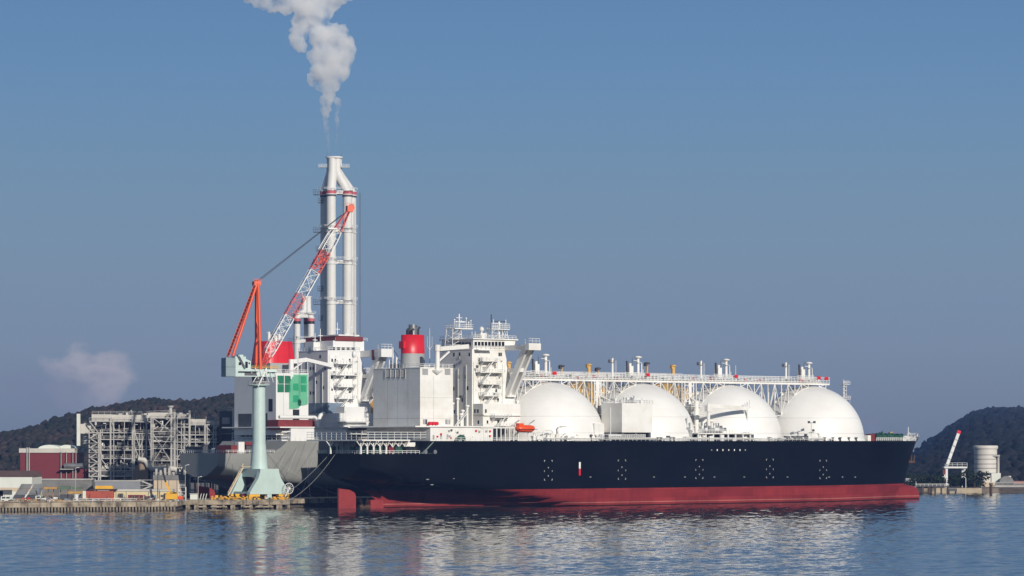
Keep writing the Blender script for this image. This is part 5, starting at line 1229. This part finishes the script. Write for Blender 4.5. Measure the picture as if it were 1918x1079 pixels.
# stack of sloping grey hatch panels
t_ = obj_thing('panel_rack', 22, 1196, 'grey steel panels leaning in sloping rows by the warehouse', 'panel rack')
for j in range(3):
    for i in range(2):
        MB().prism([(j*1.1+i*5.2, j*1.6, .4+j*2.1), (j*1.1+i*5.2+4.6, j*1.6, .4+j*2.1), (j*1.1+i*5.2+5.3, j*1.6+1.5, 2.3+j*2.1), (j*1.1+i*5.2+.9, j*1.6+1.5, 2.3+j*2.1)], (0, .15, -.15)).build('panel', R.choice([mat('panel_grey', (.17, .18, .20), .5), dgrey, galvd]), t_)
MB().bar((0, 5, 0), (4, 5.2, 6.6), .3).bar((10, 5, 0), (11, 5.2, 6.6), .3).bar((10.5, .5, 0), (10.5, .5, 5), .25).build('rack_frame', bluep, t_)
# orange scaffolding gantry
t_ = obj_thing('scaffold', 74, 1200, 'orange and yellow scaffold gantry with hung plates left of the red container', 'scaffold')
mb = MB()
for x in (0, 3, 5.2, 8, 11, 14, 17):
    mb.bar((x, 0, 0), (x, 0, 4.5), .22); mb.bar((x, 3, 0), (x, 3, 4.5), .22)
mb.build('frame', mat('scaffold_rust', (.36, .22, .10), .8, .4, .8), t_)
MB().box(1, 7, -.2, 3, 4.5, 5.2).box(11.5, 17, -.3, 3, 2.6, 3.5).build('orange_beam', mat('beam_ochre', (.55, .30, .07), .7, .3, .6), t_)
MB().box(8, 12, 0, 3, 4.3, 5.6).box(13, 17, .5, 2.5, 4.3, 5.2).build('green_plate', mat('plate_green', (.10, .16, .10), .7, .3, .6), t_)
for i in range(7): MB().tube((.6+i*1.2, 1, .7), (1.6+i*1.2, 1.2, .7), .55, .55, 10).build('drum', R.choice([bluep, dgrey, rail, rust]), t_)
# yellow steel beams on a trestle
t_ = obj_thing('steel_beams', 178, 1208, 'bundle of yellow steel beams on a trestle above the red container', 'beams')
for i in range(5): MB().box(0, 6.6+R.uniform(-.6, .6), i*.6, i*.6+.45, 4.4+.15*(i % 2), 5.3+.15*(i % 3)).build('beam', yellow, t_)
MB().box(-2, 8.6, -.5, 3.5, 3.9, 4.3).box(.2, .5, 0, 3, 0, 3.9).box(6, 6.3, 0, 3, 0, 3.9).build('trestle', rust, t_)
t_ = obj_thing('scrap_frames', 240, 1184, 'rusty brown steel frames stacked in front of the cream workshop', 'steel frames')
for i in range(7): MB().box(i*1.25, i*1.25+1, 0, 1.4, 0, 1.9).build('frame', rust if i % 3 else oxred, t_)
for i in range(14): MB().bar((i*.62, -.1, R.uniform(.2, 1)), (i*.62+R.uniform(-.4, .9), -.1, R.uniform(1, 2.2)), .16).build('loose_bar', galvd, t_)
t_ = obj_thing('pallet_pile', 227, 1182, 'small pile of timber pallets left of the rusty frames', 'pallets')
for i in range(4): MB().box(-.1*i, 2.2+.1*(i % 2), 0, 1.3, i*.36, i*.36+.28).build('pallet', mat('timber', (.30, .20, .11), .9), t_)
def truck(px, d, label, body_m, w_=5.4, tank=False):
    t_ = obj_thing('truck' if tank else 'van', px, d, label, 'truck' if tank else 'van')
    if tank:
        MB().box(0, 4.6, 0, 2, .7, 2.9).build('body', body_m, t_); MB().box(4.7, 6.6, .1, 1.9, .6, 1.9).build('cab', craneo, t_); MB().box(-1.0, -.02, .1, 1.9, .8, 3.0).build('rear_door', rust, t_)
    else:
        MB().prism([(0, 0, .45), (w_, 0, .45), (w_, 0, 1.2), (w_-.9, 0, 1.35), (w_-1.7, 0, 2.2), (.1, 0, 2.2)], (0, 1.9, 0)).build('body', body_m, t_)
        for a in (.5, 2.2): MB().box(a, a+1.4, -.03, .02, 1.35, 1.95).build('window', glassm, t_)
    for a in (1.0, w_-1.0):
        for y in (-.02, 1.7): MB().tube((a, y, .4), (a, y+.22, .4), .4, .4, 12).build('wheel', black, t_)
truck(1, 1163, 'white van with dark windows at the left end of the quay', pwhite)
truck(311, 1182, 'yellow and orange work truck parked at the quay end', yellow, 6, True)
truck(-30, 1163, 'white van mostly outside the picture on the left', pwhite)
truck(66, 1176, 'small white van parked under the leaning grey panels', pwhite, 4.4)
t_ = obj_thing('crate_row', 41, 1172, 'row of red and white crates behind the quay kerb', 'crates')
for i in range(4): MB().box(i*1.05, i*1.05+.9, 0, 1, 0, 1.5).box(i*1.05+.1, i*1.05+.8, -.03, .02, .6, 1.1).build('crate', redp if i % 2 == 0 else oxred, t_)
for j in range(4): MB().box(j*1.05+.2, j*1.05+.7, -.06, -.035, .7, 1.0).build('crate_label', rail, t_)
for i, (px, w_, h_, m, lb_) in enumerate(((24, 4.6, 1.5, 'timber', 'long timber stack just right of the white van'), (52, 5.0, 1.2, 'timber', 'flat brown timber stack below the red crates'), (97, 4.0, .9, 'beam_ochre', 'low ochre girder bundle lying on the quay edge'), (118, 3.6, .8, 'galvanised_steel', 'low grey pipe bundle lying beneath the dark shelter'), (88, 2.4, .9, 'warehouse_white', 'small white skiff upturned on the quay'))):
    t_ = obj_thing('material_stack', px, 1166, lb_, 'stack')
    for j in range(4): MB().box(R.uniform(0, .3), w_-R.uniform(0, .4), j*.3, j*.3+.26, 0, h_*R.uniform(.7, 1)).build('bundle', MATS[m], t_)
# mobile crane boom, lamp mast
t_ = obj_thing('mobile_crane', 319, 1200, 'black and yellow mobile crane with lattice boom beside the beige hall', 'mobile crane')
x0, z0 = X(303, 1200)-X(319, 1200), Z(876, 1200)-QZ
mx_, mz_ = x0*.55, z0*.55
MB().bar((0, 0, 3.4), (mx_, 0, mz_), .7, .8).build('boom_base', yellow, t_); MB().bar((mx_, 0, mz_), (x0, 0, z0), .5, .6).build('boom_tip', black, t_)
MB().box(-1.5, 2.4, -1.2, 1.2, 1.1, 3.2).build('cab', yellow, t_); MB().box(-2.2, 2.8, -1.4, 1.4, .2, 1.1).build('crawler', dgrey, t_)
t_ = obj_thing('light_mast', 295.5, 1180, 'thin dark lamp mast rising from the quay before the beige hall', 'lamp mast')
MB().tube((0, 0, 0), (0, 0, Z(862, 1180)-QZ), .22, .12, 8).build('pole', dgrey, t_); MB().box(-1, 1, -.2, .2, Z(862, 1180)-QZ, Z(860, 1180)-QZ).build('lamp_head', dgrey, t_)
for i, (px, d, hh, lb_) in enumerate(((141, 1185, 13, 'pale lamp post beside the white upright box'), (347, 1190, 14, 'pale lamp post at the corner of the beige hall'), (371, 1212, 9, 'short lamp post at the pier root before the red stern'))):
    t_ = obj_thing('lamp_post', px, d, lb_, 'lamp post'); MB().tube((0, 0, 0), (0, 0, hh), .13, .08, 8).build('pole', galv, t_); MB().bar((0, 0, hh), (1.2, 0, hh+.3), .14).box(.8, 1.6, -.15, .15, hh+.2, hh+.4).build('lamp_arm', rail, t_)
t_ = obj_thing('gangway_tower', 335, 1192, 'pale open stair tower at the quay corner by the yellow truck', 'stair tower')
mb = MB()
for x in (0, 2.6):
    for y in (0, 2): mb.bar((x, y, 0), (x, y, 5.4), .25)
for z in (1.8, 3.6, 5.4): mb.box(0, 2.6, 0, 2, z-.12, z)
mb.rails([(0, 0, 5.4), (2.6, 0, 5.4)], 1.1); mb.build('frame', rail, t_); MB().bar((0, -.3, 0), (2.6, -.3, 1.8), .2, .4).bar((2.6, -.3, 1.8), (0, -.3, 3.6), .2, .4).build('flight', galv, t_)
t_ = obj_thing('pump_house', 356, 1212, 'small white open fronted hut at the root of the pier', 'hut')
MB().box(0, 3, .2, 2.5, 0, 2.3).build('wall', pwhite, t_); MB().box(-.2, 3.2, -.2, 2.7, 2.3, 2.55).build('roof', galv, t_)
for i in range(3): MB().bar((4+i*1.1, 0, 0), (4.6+i*1.1, 0, 2.4), .25).build('leaning_post', pwhite, t_)
# chocks and loose yellow gear at the crane's feet
lab = ['yellow beam stack left of the crane foot', 'yellow fender frame under the crane stair', 'ochre timber pile at the left pier corner', 'yellow spreader lying between the crane legs', 'ochre chain heap at the right end of the pier', 'yellow lifting frame right of the crane foot', 'ochre crate pile just left of the crane bogies', 'yellow drum rack at the pier front edge']
for i, (px, d) in enumerate(((421, 1216), (432, 1214), (408, 1212), (476, 1214), (530, 1214), (520, 1213), (445, 1212), (460, 1211))):
    t_ = obj_thing('pier_gear', px, d, lab[i], 'gear')
    for j in range(11):
        a = R.uniform(-2.4, 2.4); z_ = R.choice([0, 0, .4, .7]); MB().box(a-R.uniform(.15, .6), a+R.uniform(.15, .6), R.uniform(-1, 0), R.uniform(.2, 1), z_, z_+R.uniform(.25, .7 if i not in (2, ) else 1.4)).build('piece', yellow if i % 2 or j % 2 else MATS['beam_ochre'], t_)

# uncountable scrap, timber ends and small gear littering the quay
sc_ = MB(); sm_m = [rust, MATS['timber'], galvd, rail, MATS['beam_ochre'], oxred, bluep, dgrey]
for i in range(520):
    px = R.uniform(-60, 344); y = 1152+max(0, px+20)*.0625+R.uniform(2, 24); x = X(px, y); sc_.k = R.choice([0, 0, 1, 1, 2, 2, 3, 4, 5, 6, 7]); q = R.random()
    if q < .5: a = R.uniform(.2, .8); sc_.box(x-a, x+a, y-.4, y+.4, QZ+.04, QZ+.05+R.uniform(.2, 1.1))
    elif q < .8: sc_.bar((x, y, QZ+R.uniform(.1, 1)), (x+R.uniform(-2.5, 2.5), y, QZ+R.uniform(.1, 1.6)), .16)
    else: sc_.bar((x, y, QZ), (x+R.uniform(-.4, .4), y, QZ+R.uniform(1, 3)), .14)
for i in range(90):
    u = R.random(); p = V(Wd(lerp(-14, -6, R.random()), lerp(30, 56, u), QZ+.05)); sc_.k = R.choice([0, 1, 4, 4, 3]); a = R.uniform(.2, .7); sc_.box(p.x-a, p.x+a, p.y-.3, p.y+.3, p.z, p.z+R.uniform(.2, 1.2))
tag(sc_.build('yard_scrap', sm_m), 'rusty scrap, timber and small gear littering the quay edge', 'scrap', None, 'stuff')
qr = thing('quay_railing', (0, 0, QZ), 'thin pale railing along the quay edge before the red container', 'railing')
MB().rails([(X(150, 1180), 1162.6, 0), (X(262, 1180), 1169.5, 0)], 1.3, .12, 2.4, 2).build('rail', rail, qr)
# mooring ropes
def rope(p, q, sag, label, r_=.065):
    p, q = V(p), V(q); pts = []
    for i in range(13):
        u = i/12; c_ = p.lerp(q, u); c_.z -= sag*4*u*(1-u); pts.append(c_)
    tag(MB().pipe(pts, r_, 6).build('mooring_rope', ropem), label, 'rope', 'mooring ropes')
GW = GF.w
rope(BF.w(.5, 2, 22.6), (X(543, 1209), 1209, QZ), 2.2, 'rope from the black stern down to the right pier corner')
rope(BF.w(.5, 6, 22.6), (X(520, 1213), 1213, QZ+.3), 1.6, 'rope from the black stern fairlead towards the crane foot')
rope(BF.w(2, 12, 22.6), Wd(20, 36, QZ), 2.0, 'rope from the black stern quarter back onto the pier')
rope(GW(29, -25, 23.5), Wd(-11, 40, QZ+.3), 1.5, 'rope from the grey shoulder fairlead to the crane foot')
rope(GW(34, -25.6, 25), Wd(-8, 36, QZ+.3), 2.4, 'rope from above the grey fairlead to the pier middle')
rope(GW(16, -23, 22.4), Wd(22, 50, QZ+.3), 2.0, 'rope slanting forward from the grey mooring deck')
rope(GW(5, -18.5, 22.3), Wd(-16, 50, QZ+.3), 1.6, 'rope from the grey stern corner beside the crane stair')
rope(GW(38, -25.8, 26.8), Wd(10, 34, QZ+.3), 1.2, 'steep thin rope down from the grey main deck edge')
rope(GW(44, -26, 27.2), Wd(4, 33, QZ+.3), 1.0, 'thin rope from the grey deck corner to the pier edge')
rope(GW(20, -24, 22.4), Wd(40, 52, QZ+.3), 2.6, 'long rope slanting right across the grey hull side')

# ------------------------------------------------------------------ right shore
RZ = 2.2; rd = 1582.0
shore = [(X(1600, 1700), 1700), (X(1722, rd), rd+6), (X(1742, rd), rd), (X(1840, rd), rd), (X(1870, rd+10), rd+10), (X(2100, rd-10), rd-10), (900, 1560), (900, 4200), (100, 4200)]
mb = MB(); mb.prism([(x, y, -3) for x, y in shore], (0, 0, RZ+3)); tag(mb.build('shore_ground', earth), kind='structure')
mb = MB(); mb.box(X(1745, rd), X(1838, rd), rd-1.2, rd-.02, -3, RZ+.3); tag(mb.build('seawall', mat('seawall_sand', (.46, .38, .27), .9, .25, .3, .3)), 'pale sandy seawall at the foot of the dark trees', 'seawall')
mb = MB(); mb.box(X(1866, rd), X(2100, rd), rd-12, rd-11, .9, RZ+.4)
for i in range(40): mb.box(X(1868+i*4, rd), X(1868+i*4, rd)+.5, rd-12, rd-11.2, -3, .9)
tag(mb.build('far_wharf', concd), 'low dark piled wharf running out of the picture at right', 'wharf')
t_ = thing('jetty', (X(1716, 1560), 1560, 0), 'low dark jetty on posts just beyond the red bulb', 'jetty')
MB().box(0, 17, 0, 4, RZ+1.3, RZ+1.7).build('deck', dgrey, t_)
for i in range(6): MB().box(i*3.2, i*3.2+.8, 0, 1, -3, RZ+1.3).build('post', R.choice([concd, rust]), t_)
MB().box(3, 6, .2, 3, .6, 2.6).box(8, 10.5, .2, 3, .4, 2.8).build('fender', R.choice([pwhite, conc]), t_)
MB().rails([(0, 0, RZ+1.7), (17, 0, RZ+1.7)], 1.1, .16, 2).build('railing', rail, t_)
t_ = thing('mooring_dolphin', (X(1784, 1560), 1560, 0), 'dark square mooring dolphin before the sandy seawall', 'dolphin')
MB().box(-2.4, 2.4, 0, 3, 1.2, 2.6).build('cap', dgrey, t_)
for a in (-1.8, 1.8): MB().tube((a, 1, -3), (a, 1, 1.2), .5, .5, 10).build('leg', concd, t_)
t_ = thing('mooring_pile', (X(1856, 1540), 1540, 0), 'single dark mooring pile standing in the water before the silo', 'pile')
MB().tube((0, 0, -3), (0, 0, Z(908, 1540)), .75, .75, 12).build('shaft', rust, t_); MB().tube((0, 0, Z(908, 1540)), (0, 0, Z(905, 1540)), 1.0, 1.0, 12).build('cap', dgrey, t_)
# white structure just beyond the stem
t_ = thing('navigation_frame', (X(1693, 1600), 1600, 0), 'small white frame structure seen just beyond the stem', 'frame')
mb = MB()
for x in (0, 6.5):
    for y in (0, 3): mb.bar((x, y, 0), (x, y, 6), .3)
for z in (3, 6): mb.box(-.3, 6.8, -.3, 3.3, z-.2, z)
mb.rails([(0, 0, 6), (6.5, 0, 6)], 1.3, .2, 1.6); mb.build('frame', rail, t_); MB().box(1, 3, .4, 2.6, 3, 5).build('cabinet', pwhite, t_)
# quayside crane
d = 1620.0
t_ = thing('portal_crane', (X(1772, d), d, RZ), 'small white portal crane with raised red tipped jib on the right shore', 'crane')
def lx(p): return X(p, d)-X(1772, d)
def lz(y): return Z(y, d)-RZ
for p in (1773, 1806):
    for y in (0, 5): MB().box(lx(p)-.6, lx(p)+.6, y-.5, y+.5, 0, lz(876)).build('leg', rail, t_)
MB().box(lx(1768), lx(1811), -1.2, 6.2, lz(877), lz(874)).build('portal_beam', rail, t_); MB().rails([(lx(1774), -1.2, lz(874)), (lx(1811), -1.2, lz(874))], lz(867)-lz(874), .16, 2.2, 2).build('railing', rail, t_)
MB().bar((lx(1774.5), 2, lz(872)), (lx(1796), 2, lz(812)), 1.5, 1.6).build('jib', rail, t_); MB().bar((lx(1796), 2, lz(812)), (lx(1798), 2, lz(806.5)), 1.7, 2.0).build('jib_head', redp, t_)
for q_ in (.2, .4, .6, .8): MB().bar((lx(lerp(1774.5, 1796, q_))-.12, 2, lz(lerp(872, 812, q_))), (lx(lerp(1774.5, 1796, q_))+.12, 2, lz(lerp(872, 812, q_))+.35), 1.7, 1.8).build('jib_band', greyp, t_)
MB().box(lx(1766.5), lx(1770.5), 0, 3, lz(889), lz(880)).build('red_cabin', oxred, t_); MB().box(lx(1770), lx(1777), .5, 4, lz(874), lz(869)).build('slew_house', greyp, t_)
# silo
d = 1650.0
t_ = thing('silo', (X(1846, d), d, RZ), 'squat pale ribbed silo with wide rim on the right shore', 'silo')
def sz(y): return Z(y, d)-RZ
r_ = 22.5*d/F*.95
MB().lathe([(r_, 0), (r_, sz(838))], (0, 0, 0), 48).build('shell', mat('silo_skin', (.60, .57, .52), .6, .12, .1, .3), t_)
MB().lathe([(r_*1.05, sz(841)), (r_*1.08, sz(840)), (r_*1.08, sz(835.5)), (r_*.98, sz(834.5))], (0, 0, 0), 48).build('rim', MATS['silo_skin'], t_)
for y in (852, 860, 869, 877, 886): MB().lathe([(r_+.02, sz(y+.5)), (r_+.12, sz(y+.3)), (r_+.12, sz(y-.3)), (r_+.02, sz(y-.5))], (0, 0, 0), 48, cap=False).build('hoop', dgrey, t_)
MB().box(r_*.35, r_*1.16, -r_*1.05, -r_*.6, 0, sz(886)).build('stair_house', pwhite, t_); MB().box(-r_*.75, r_*1.1, -r_*1.25, -r_*.3, 0, sz(903)).build('pump_house', beige, t_)
MB().box(r_*.5, r_*1.1, -r_*.9, -r_*.5, sz(855), sz(852)).box(r_*.95, r_*1.12, -r_*.6, -r_*.3, 0, sz(852)).build('side_landing', galv, t_)
t_ = thing('cable_drum', (X(1885, 1640), 1640, RZ), 'pale arched drum on a low frame right of the silo', 'drum')
MB().lathe([(4.0, -1.2), (4.0, 1.2)], (0, 0, 0), 28).build('drum', galvd, t_)
C.objects[-1].rotation_euler = (PI/2, 0, 0); C.objects[-1].location = (0, 0, 2.0)
MB().rails([(-6, -2, 0), (20, -2, 0)], 2.4, .3, 3, 3).box(-7, 22, -2.6, -1.6, 0, .8).build('frame', galv, t_)
t_ = thing('pipe_bridge', (X(1893, 1640), 1640, RZ), 'low rusty pink pipe rack at the far right edge', 'pipe rack')
MB().box(0, 40, 0, 2, 1.6, 3.2).build('pipes', mat('pipe_pink', (.34, .16, .14), .8), t_)
for i in range(10): MB().box(i*4, i*4+.5, .2, 1.8, 0, 1.6).build('leg', conc, t_)
MB().box(-1.2, .2, 0, 1.4, 0, 6).build('white_post', pwhite, t_)
for px, lb_ in ((1809, 'curved lamp post between the trees and portal crane'), (1772.5, 'thin lamp post below the portal crane cabin')):
    t_ = thing('lamp_post', (X(px, 1590), 1590, RZ), lb_, 'lamp post'); hh = Z(893, 1590)-RZ
    MB().pipe([(0, 0, 0), (0, 0, hh-.8), (-.4, 0, hh-.2), (-1.4, 0, hh)], [.2, .16, .13, .12], 8).build('pole', rail, t_); MB().box(-2.1, -1.2, -.2, .2, hh-.1, hh+.1).build('lamp_head', rail, t_)

# shore trees
def crown_mesh(seed, w_, h_, n=900):
    r = random.Random(seed); mb = MB(); lobes = [(V((r.uniform(-.55, .55)*w_, r.uniform(-.4, .4)*w_, h_*r.uniform(.22, .85))), r.uniform(.22, .42)*w_) for _ in range(9)]
    for i in range(n):
        c_, rr = r.choice(lobes); u = V((r.gauss(0, 1), r.gauss(0, 1), r.gauss(0, 1))).normalized()*rr*r.uniform(.45, 1.1); u.z *= .75; p = c_+u
        if p.z < .04*h_: continue
        s_ = r.uniform(.3, .75)*w_*.12; a = V((r.gauss(0, 1), r.gauss(0, 1), r.gauss(0, 1))).normalized(); b_ = a.cross(V((r.gauss(0, 1), r.gauss(0, 1), r.gauss(0, 1)))).normalized()
        mb.poly([p+a*s_, p+b_*s_*.8, p-a*s_*.9, p-b_*s_*.7])
    return mb
protos = []
for i in range(4):
    w_, h_ = 7.0+.7*i, 7.4+i*.7
    rt = thing('shore_tree', (0, 0, 0), '', 'tree', 'dark trees along the right shore')
    crown_mesh(40+i, w_, h_).build('crown', leafm, rt)
    tr = MB().tube((0, 0, 0), (.2, 0, h_*.5), .35, .18, 8)
    for q_ in range(5):
        a = q_*1.3; tr.tube((.1, 0, h_*.3), (w_*.4*math.cos(a), w_*.4*math.sin(a), h_*.62), .14, .06, 5)
    tr.build('trunk', bark, rt); protos.append(rt)
tpos = [(1697, 1612, 'leftmost dark shore tree right beside the bow'), (1704, 1600, 'bushy dark tree just right of the bulb'), (1712, 1615, 'second bushy tree beyond the low jetty'), (1719, 1602, 'rounded dark tree over the jetty middle'), (1727, 1612, 'broad dark tree over the jetty end'), (1735, 1600, 'tall dark tree where the sandy seawall starts'), (1743, 1610, 'dense dark tree above the seawall left end'), (1751, 1602, 'wide dark tree left of the portal crane cabin'), (1759, 1612, 'dark tree touching the red crane cabin'), (1780, 1640, 'dark tree between the portal crane legs'), (1790, 1644, 'second dark tree within the portal crane legs'), (1799, 1640, 'dark tree against the right portal crane leg'), (1814, 1604, 'dark tree right of the curved lamp post'), (1822, 1612, 'broad dark tree left of the silo'), (1826, 1600, 'tall dark pine touching the silo shell'), (1833, 1606, 'pointed dark pine in front of the silo'), (1807, 1612, 'low dark tree behind the curved lamp post'), (1768, 1640, 'low dark tree below the crane cabin')]
for i, (px, d, lb_) in enumerate(tpos):
    o_ = protos[i] if i < 4 else copy_tree(protos[i % 4])
    o_.location = (X(px, d), d, RZ); o_.rotation_euler = (0, 0, R.uniform(0, 6)); k_ = R.uniform(.72, .98)*(1.2 if px in (1826,) else 1); o_.scale = (k_, k_, k_); o_['label'] = lb_

# ------------------------------------------------------------------ hills and woods
def hill(name, d0, d1, px0, px1, ridge, rd_, tree_h, n, m, seed, label, tr):
    r = random.Random(seed); nx, ny = 90, 26; mb = MB(); x0, x1 = X(px0, rd_), X(px1, rd_)
    def hz(x, y):
        px = CX+x*F/(min(y, rd_) if name == 'right_hill' else rd_); top = max(0, H+(HZ-pw(px, ridge))*rd_/F-tree_h*.8); v = (y-d0)/(rd_-d0)
        f = (sm(min(1, v)) if name == 'left_hill' else max(0, v)**.8) if v < 1 else 1-.95*sm((y-rd_)/(d1-rd_)*3)
        return RZ-1+(top-RZ+1)*f*(1+.10*noise.noise(V((x*.01, y*.006, seed)))*(1-abs(2*min(v, 1)-1)) )
    for j in range(ny+1):
        for i in range(nx+1):
            x = lerp(x0, x1, i/nx); y = lerp(d0, d1, j/ny); mb.v.append((x, y, hz(x, y)))
    for j in range(ny):
        for i in range(nx):
            a = j*(nx+1)+i; mb.f.append((a, a+1, a+nx+2, a+nx+1)); mb.m.append(0); mb.sm.append(True)
    tag(mb.build(name, m), kind='structure')
    base = []; 
    import bmesh
    bm = bmesh.new(); bmesh.ops.create_icosphere(bm, subdivisions=1, radius=1); bv = [v.co.copy() for v in bm.verts]; bf = [tuple(v.index for v in f.verts) for f in bm.faces]; bm.free()
    mb = MB()
    for i in range(n):
        y = lerp(d0, rd_*1.01, r.random()**.95) if i > n*.12 else rd_*r.uniform(.985, 1.0); x = r.uniform(x0, x1)*(y/rd_ if name == 'right_hill' else 1); z = hz(x, y); s_ = tree_h*r.uniform(.32, .62)
        if r.random() < .06: s_ *= 1.35
        off = V((r.uniform(0, 99), r.uniform(0, 99), 0)); b0 = len(mb.v); sx_ = s_*r.uniform(.8, 1.1)
        for v in bv:
            k_ = 1.15+.4*noise.noise(v*2.2+off); mb.v.append((x+v.x*sx_*k_, y+v.y*sx_*k_, z+s_*.6+v.z*s_*k_*.85))
        for f in bf: mb.f.append(tuple(b0+q for q in f)); mb.m.append(0); mb.sm.append(True)
    tag(mb.build('woodland', tr), label, 'woodland', None, 'stuff')
hill('left_hill', 1900, 3100, -180, 760, [(-180, 822), (0, 811), (60, 804), (110, 794), (150, 776), (190, 766), (240, 757), (290, 746), (330, 752), (370, 753), (400, 745), (437, 738), (560, 740), (640, 770), (700, 800), (760, 822)], 2600, 6, 7000, wood_l, 3, 'bare brown and dark green winter woods on the left hill', wood_l)
hill('right_hill', 1745, 5200, 1560, 2150, [(1560, 905), (1640, 885), (1690, 862), (1715, 848), (1740, 826), (1780, 798), (1800, 785), (1830, 769), (1860, 763), (1918, 764), (2000, 766), (2080, 772), (2150, 790)], 4200, 8, 9500, wood_r, 5, 'dim blue wooded hill rising beyond the right shore', wood_r)


# ------------------------------------------------------------------ smoke over the tall stack
sd_ = 1650.0
puffs = [(lerp(617, 609, q/14)+R.uniform(-1, 1), lerp(290, 222, q/14), lerp(2.0, 5.5, q/14)) for q in range(15)]+[(lerp(629, 633, q/16)+R.uniform(-1, 1), lerp(288, 196, q/16), lerp(1.6, 4.6, q/16)) for q in range(17)]+[ (610, 215, 7.5), (613, 203, 9), (607, 205, 7), (611, 190, 12), (616, 178, 13), (606, 186, 9),
         (632, 190, 7),
         (613, 165, 14), (622, 158, 16), (600, 160, 12), (586, 152, 12), (582, 146, 9), (612, 142, 22), (632, 140, 20), (598, 138, 18), (628, 118, 27), (646, 108, 20), (607, 118, 22), (652, 92, 16), (636, 82, 26), (612, 90, 26), (590, 105, 16), (622, 62, 22), (600, 70, 22), (638, 60, 16), (640, 130, 18),
         (563, 86, 14), (556, 74, 15), (560, 58, 18), (566, 40, 20), (590, 40, 20), (600, 22, 24), (577, 18, 26), (560, 6, 20), (615, 4, 22), (640, -4, 14), (655, -6, 9), (535, 12, 18), (512, 12, 14), (495, 6, 13), (480, 2, 12), (465, -2, 10), (580, -14, 30), (540, -14, 24), (500, -12, 18), (620, -16, 26)]
import bmesh
bm = bmesh.new(); r = random.Random(4)
for px, py, rr in puffs:
    k_ = sd_/F; c_ = V(((px-626)*k_, r.uniform(-.35, .35)*rr*k_, (826-py)*k_))
    g = bmesh.ops.create_icosphere(bm, subdivisions=3, radius=rr*k_); off = V((r.uniform(0, 50), r.uniform(0, 50), 0))
    for v in g['verts']:
        n_ = v.co.normalized(); v.co = v.co*(1+.22*noise.noise(n_*1.8+off)+.16*noise.noise(n_*4+off))+c_
me = bpy.data.meshes.new('smoke_plume'); bm.to_mesh(me); bm.free()
sm_ = bpy.data.objects.new('smoke_plume', me); C.objects.link(sm_); sm_.location = (X(626, sd_), sd_, H)
rm = sm_.modifiers.new('remesh', 'REMESH'); rm.mode = 'VOXEL'; rm.voxel_size = .55
tx = bpy.data.textures.new('smoke_lumps', 'CLOUDS'); tx.noise_scale = 3.2; tx.noise_depth = 3
dm_ = sm_.modifiers.new('lumps', 'DISPLACE'); dm_.texture = tx; dm_.strength = 2.4; dm_.mid_level = .5
tag(sm_, 'thick white smoke plume rising and drifting left from the tall chimney', 'smoke', None, 'stuff')
vm = bpy.data.materials.new('smoke'); vm.use_nodes = True; t = vm.node_tree; t.nodes.clear()
om_ = t.nodes.new('ShaderNodeOutputMaterial'); pv = t.nodes.new('ShaderNodeVolumePrincipled'); pv.inputs['Color'].default_value = (.97, .97, .97, 1); pv.inputs['Anisotropy'].default_value = .1
co_ = t.nodes.new('ShaderNodeTexCoord'); n = t.nodes.new('ShaderNodeTexNoise'); n.inputs['Scale'].default_value = .14; n.inputs['Detail'].default_value = 4; t.links.new(co_.outputs['Object'], n.inputs[0])
sp = t.nodes.new('ShaderNodeSeparateXYZ'); t.links.new(co_.outputs['Object'], sp.inputs[0])
den = maths('MULTIPLY', sstep(n.outputs[0], .28, .58, t), sstep(sp.outputs[2], 152, 184, t), None, False, t)
t.links.new(maths('MULTIPLY', den, .24, None, False, t), pv.inputs['Density']); t.links.new(pv.outputs[0], om_.inputs['Volume'])
vm.volume_intersection_method if False else None
me.materials.append(vm)

# ------------------------------------------------------------------ haze over the whole bay
hm = bpy.data.materials.new('haze'); hm.use_nodes = True; t = hm.node_tree; t.nodes.clear()
om_ = t.nodes.new('ShaderNodeOutputMaterial'); pv = t.nodes.new('ShaderNodeVolumePrincipled'); pv.inputs['Color'].default_value = (.26, .46, 1, 1); pv.inputs['Density'].default_value = 4.8e-5; pv.inputs['Anisotropy'].default_value = 0
t.links.new(pv.outputs[0], om_.inputs['Volume'])
mb = MB(); mb.box(-3050, 3050, -200, 6950, -6, 345); hz_ = mb.build('haze', hm); tag(hz_, kind='stuff')
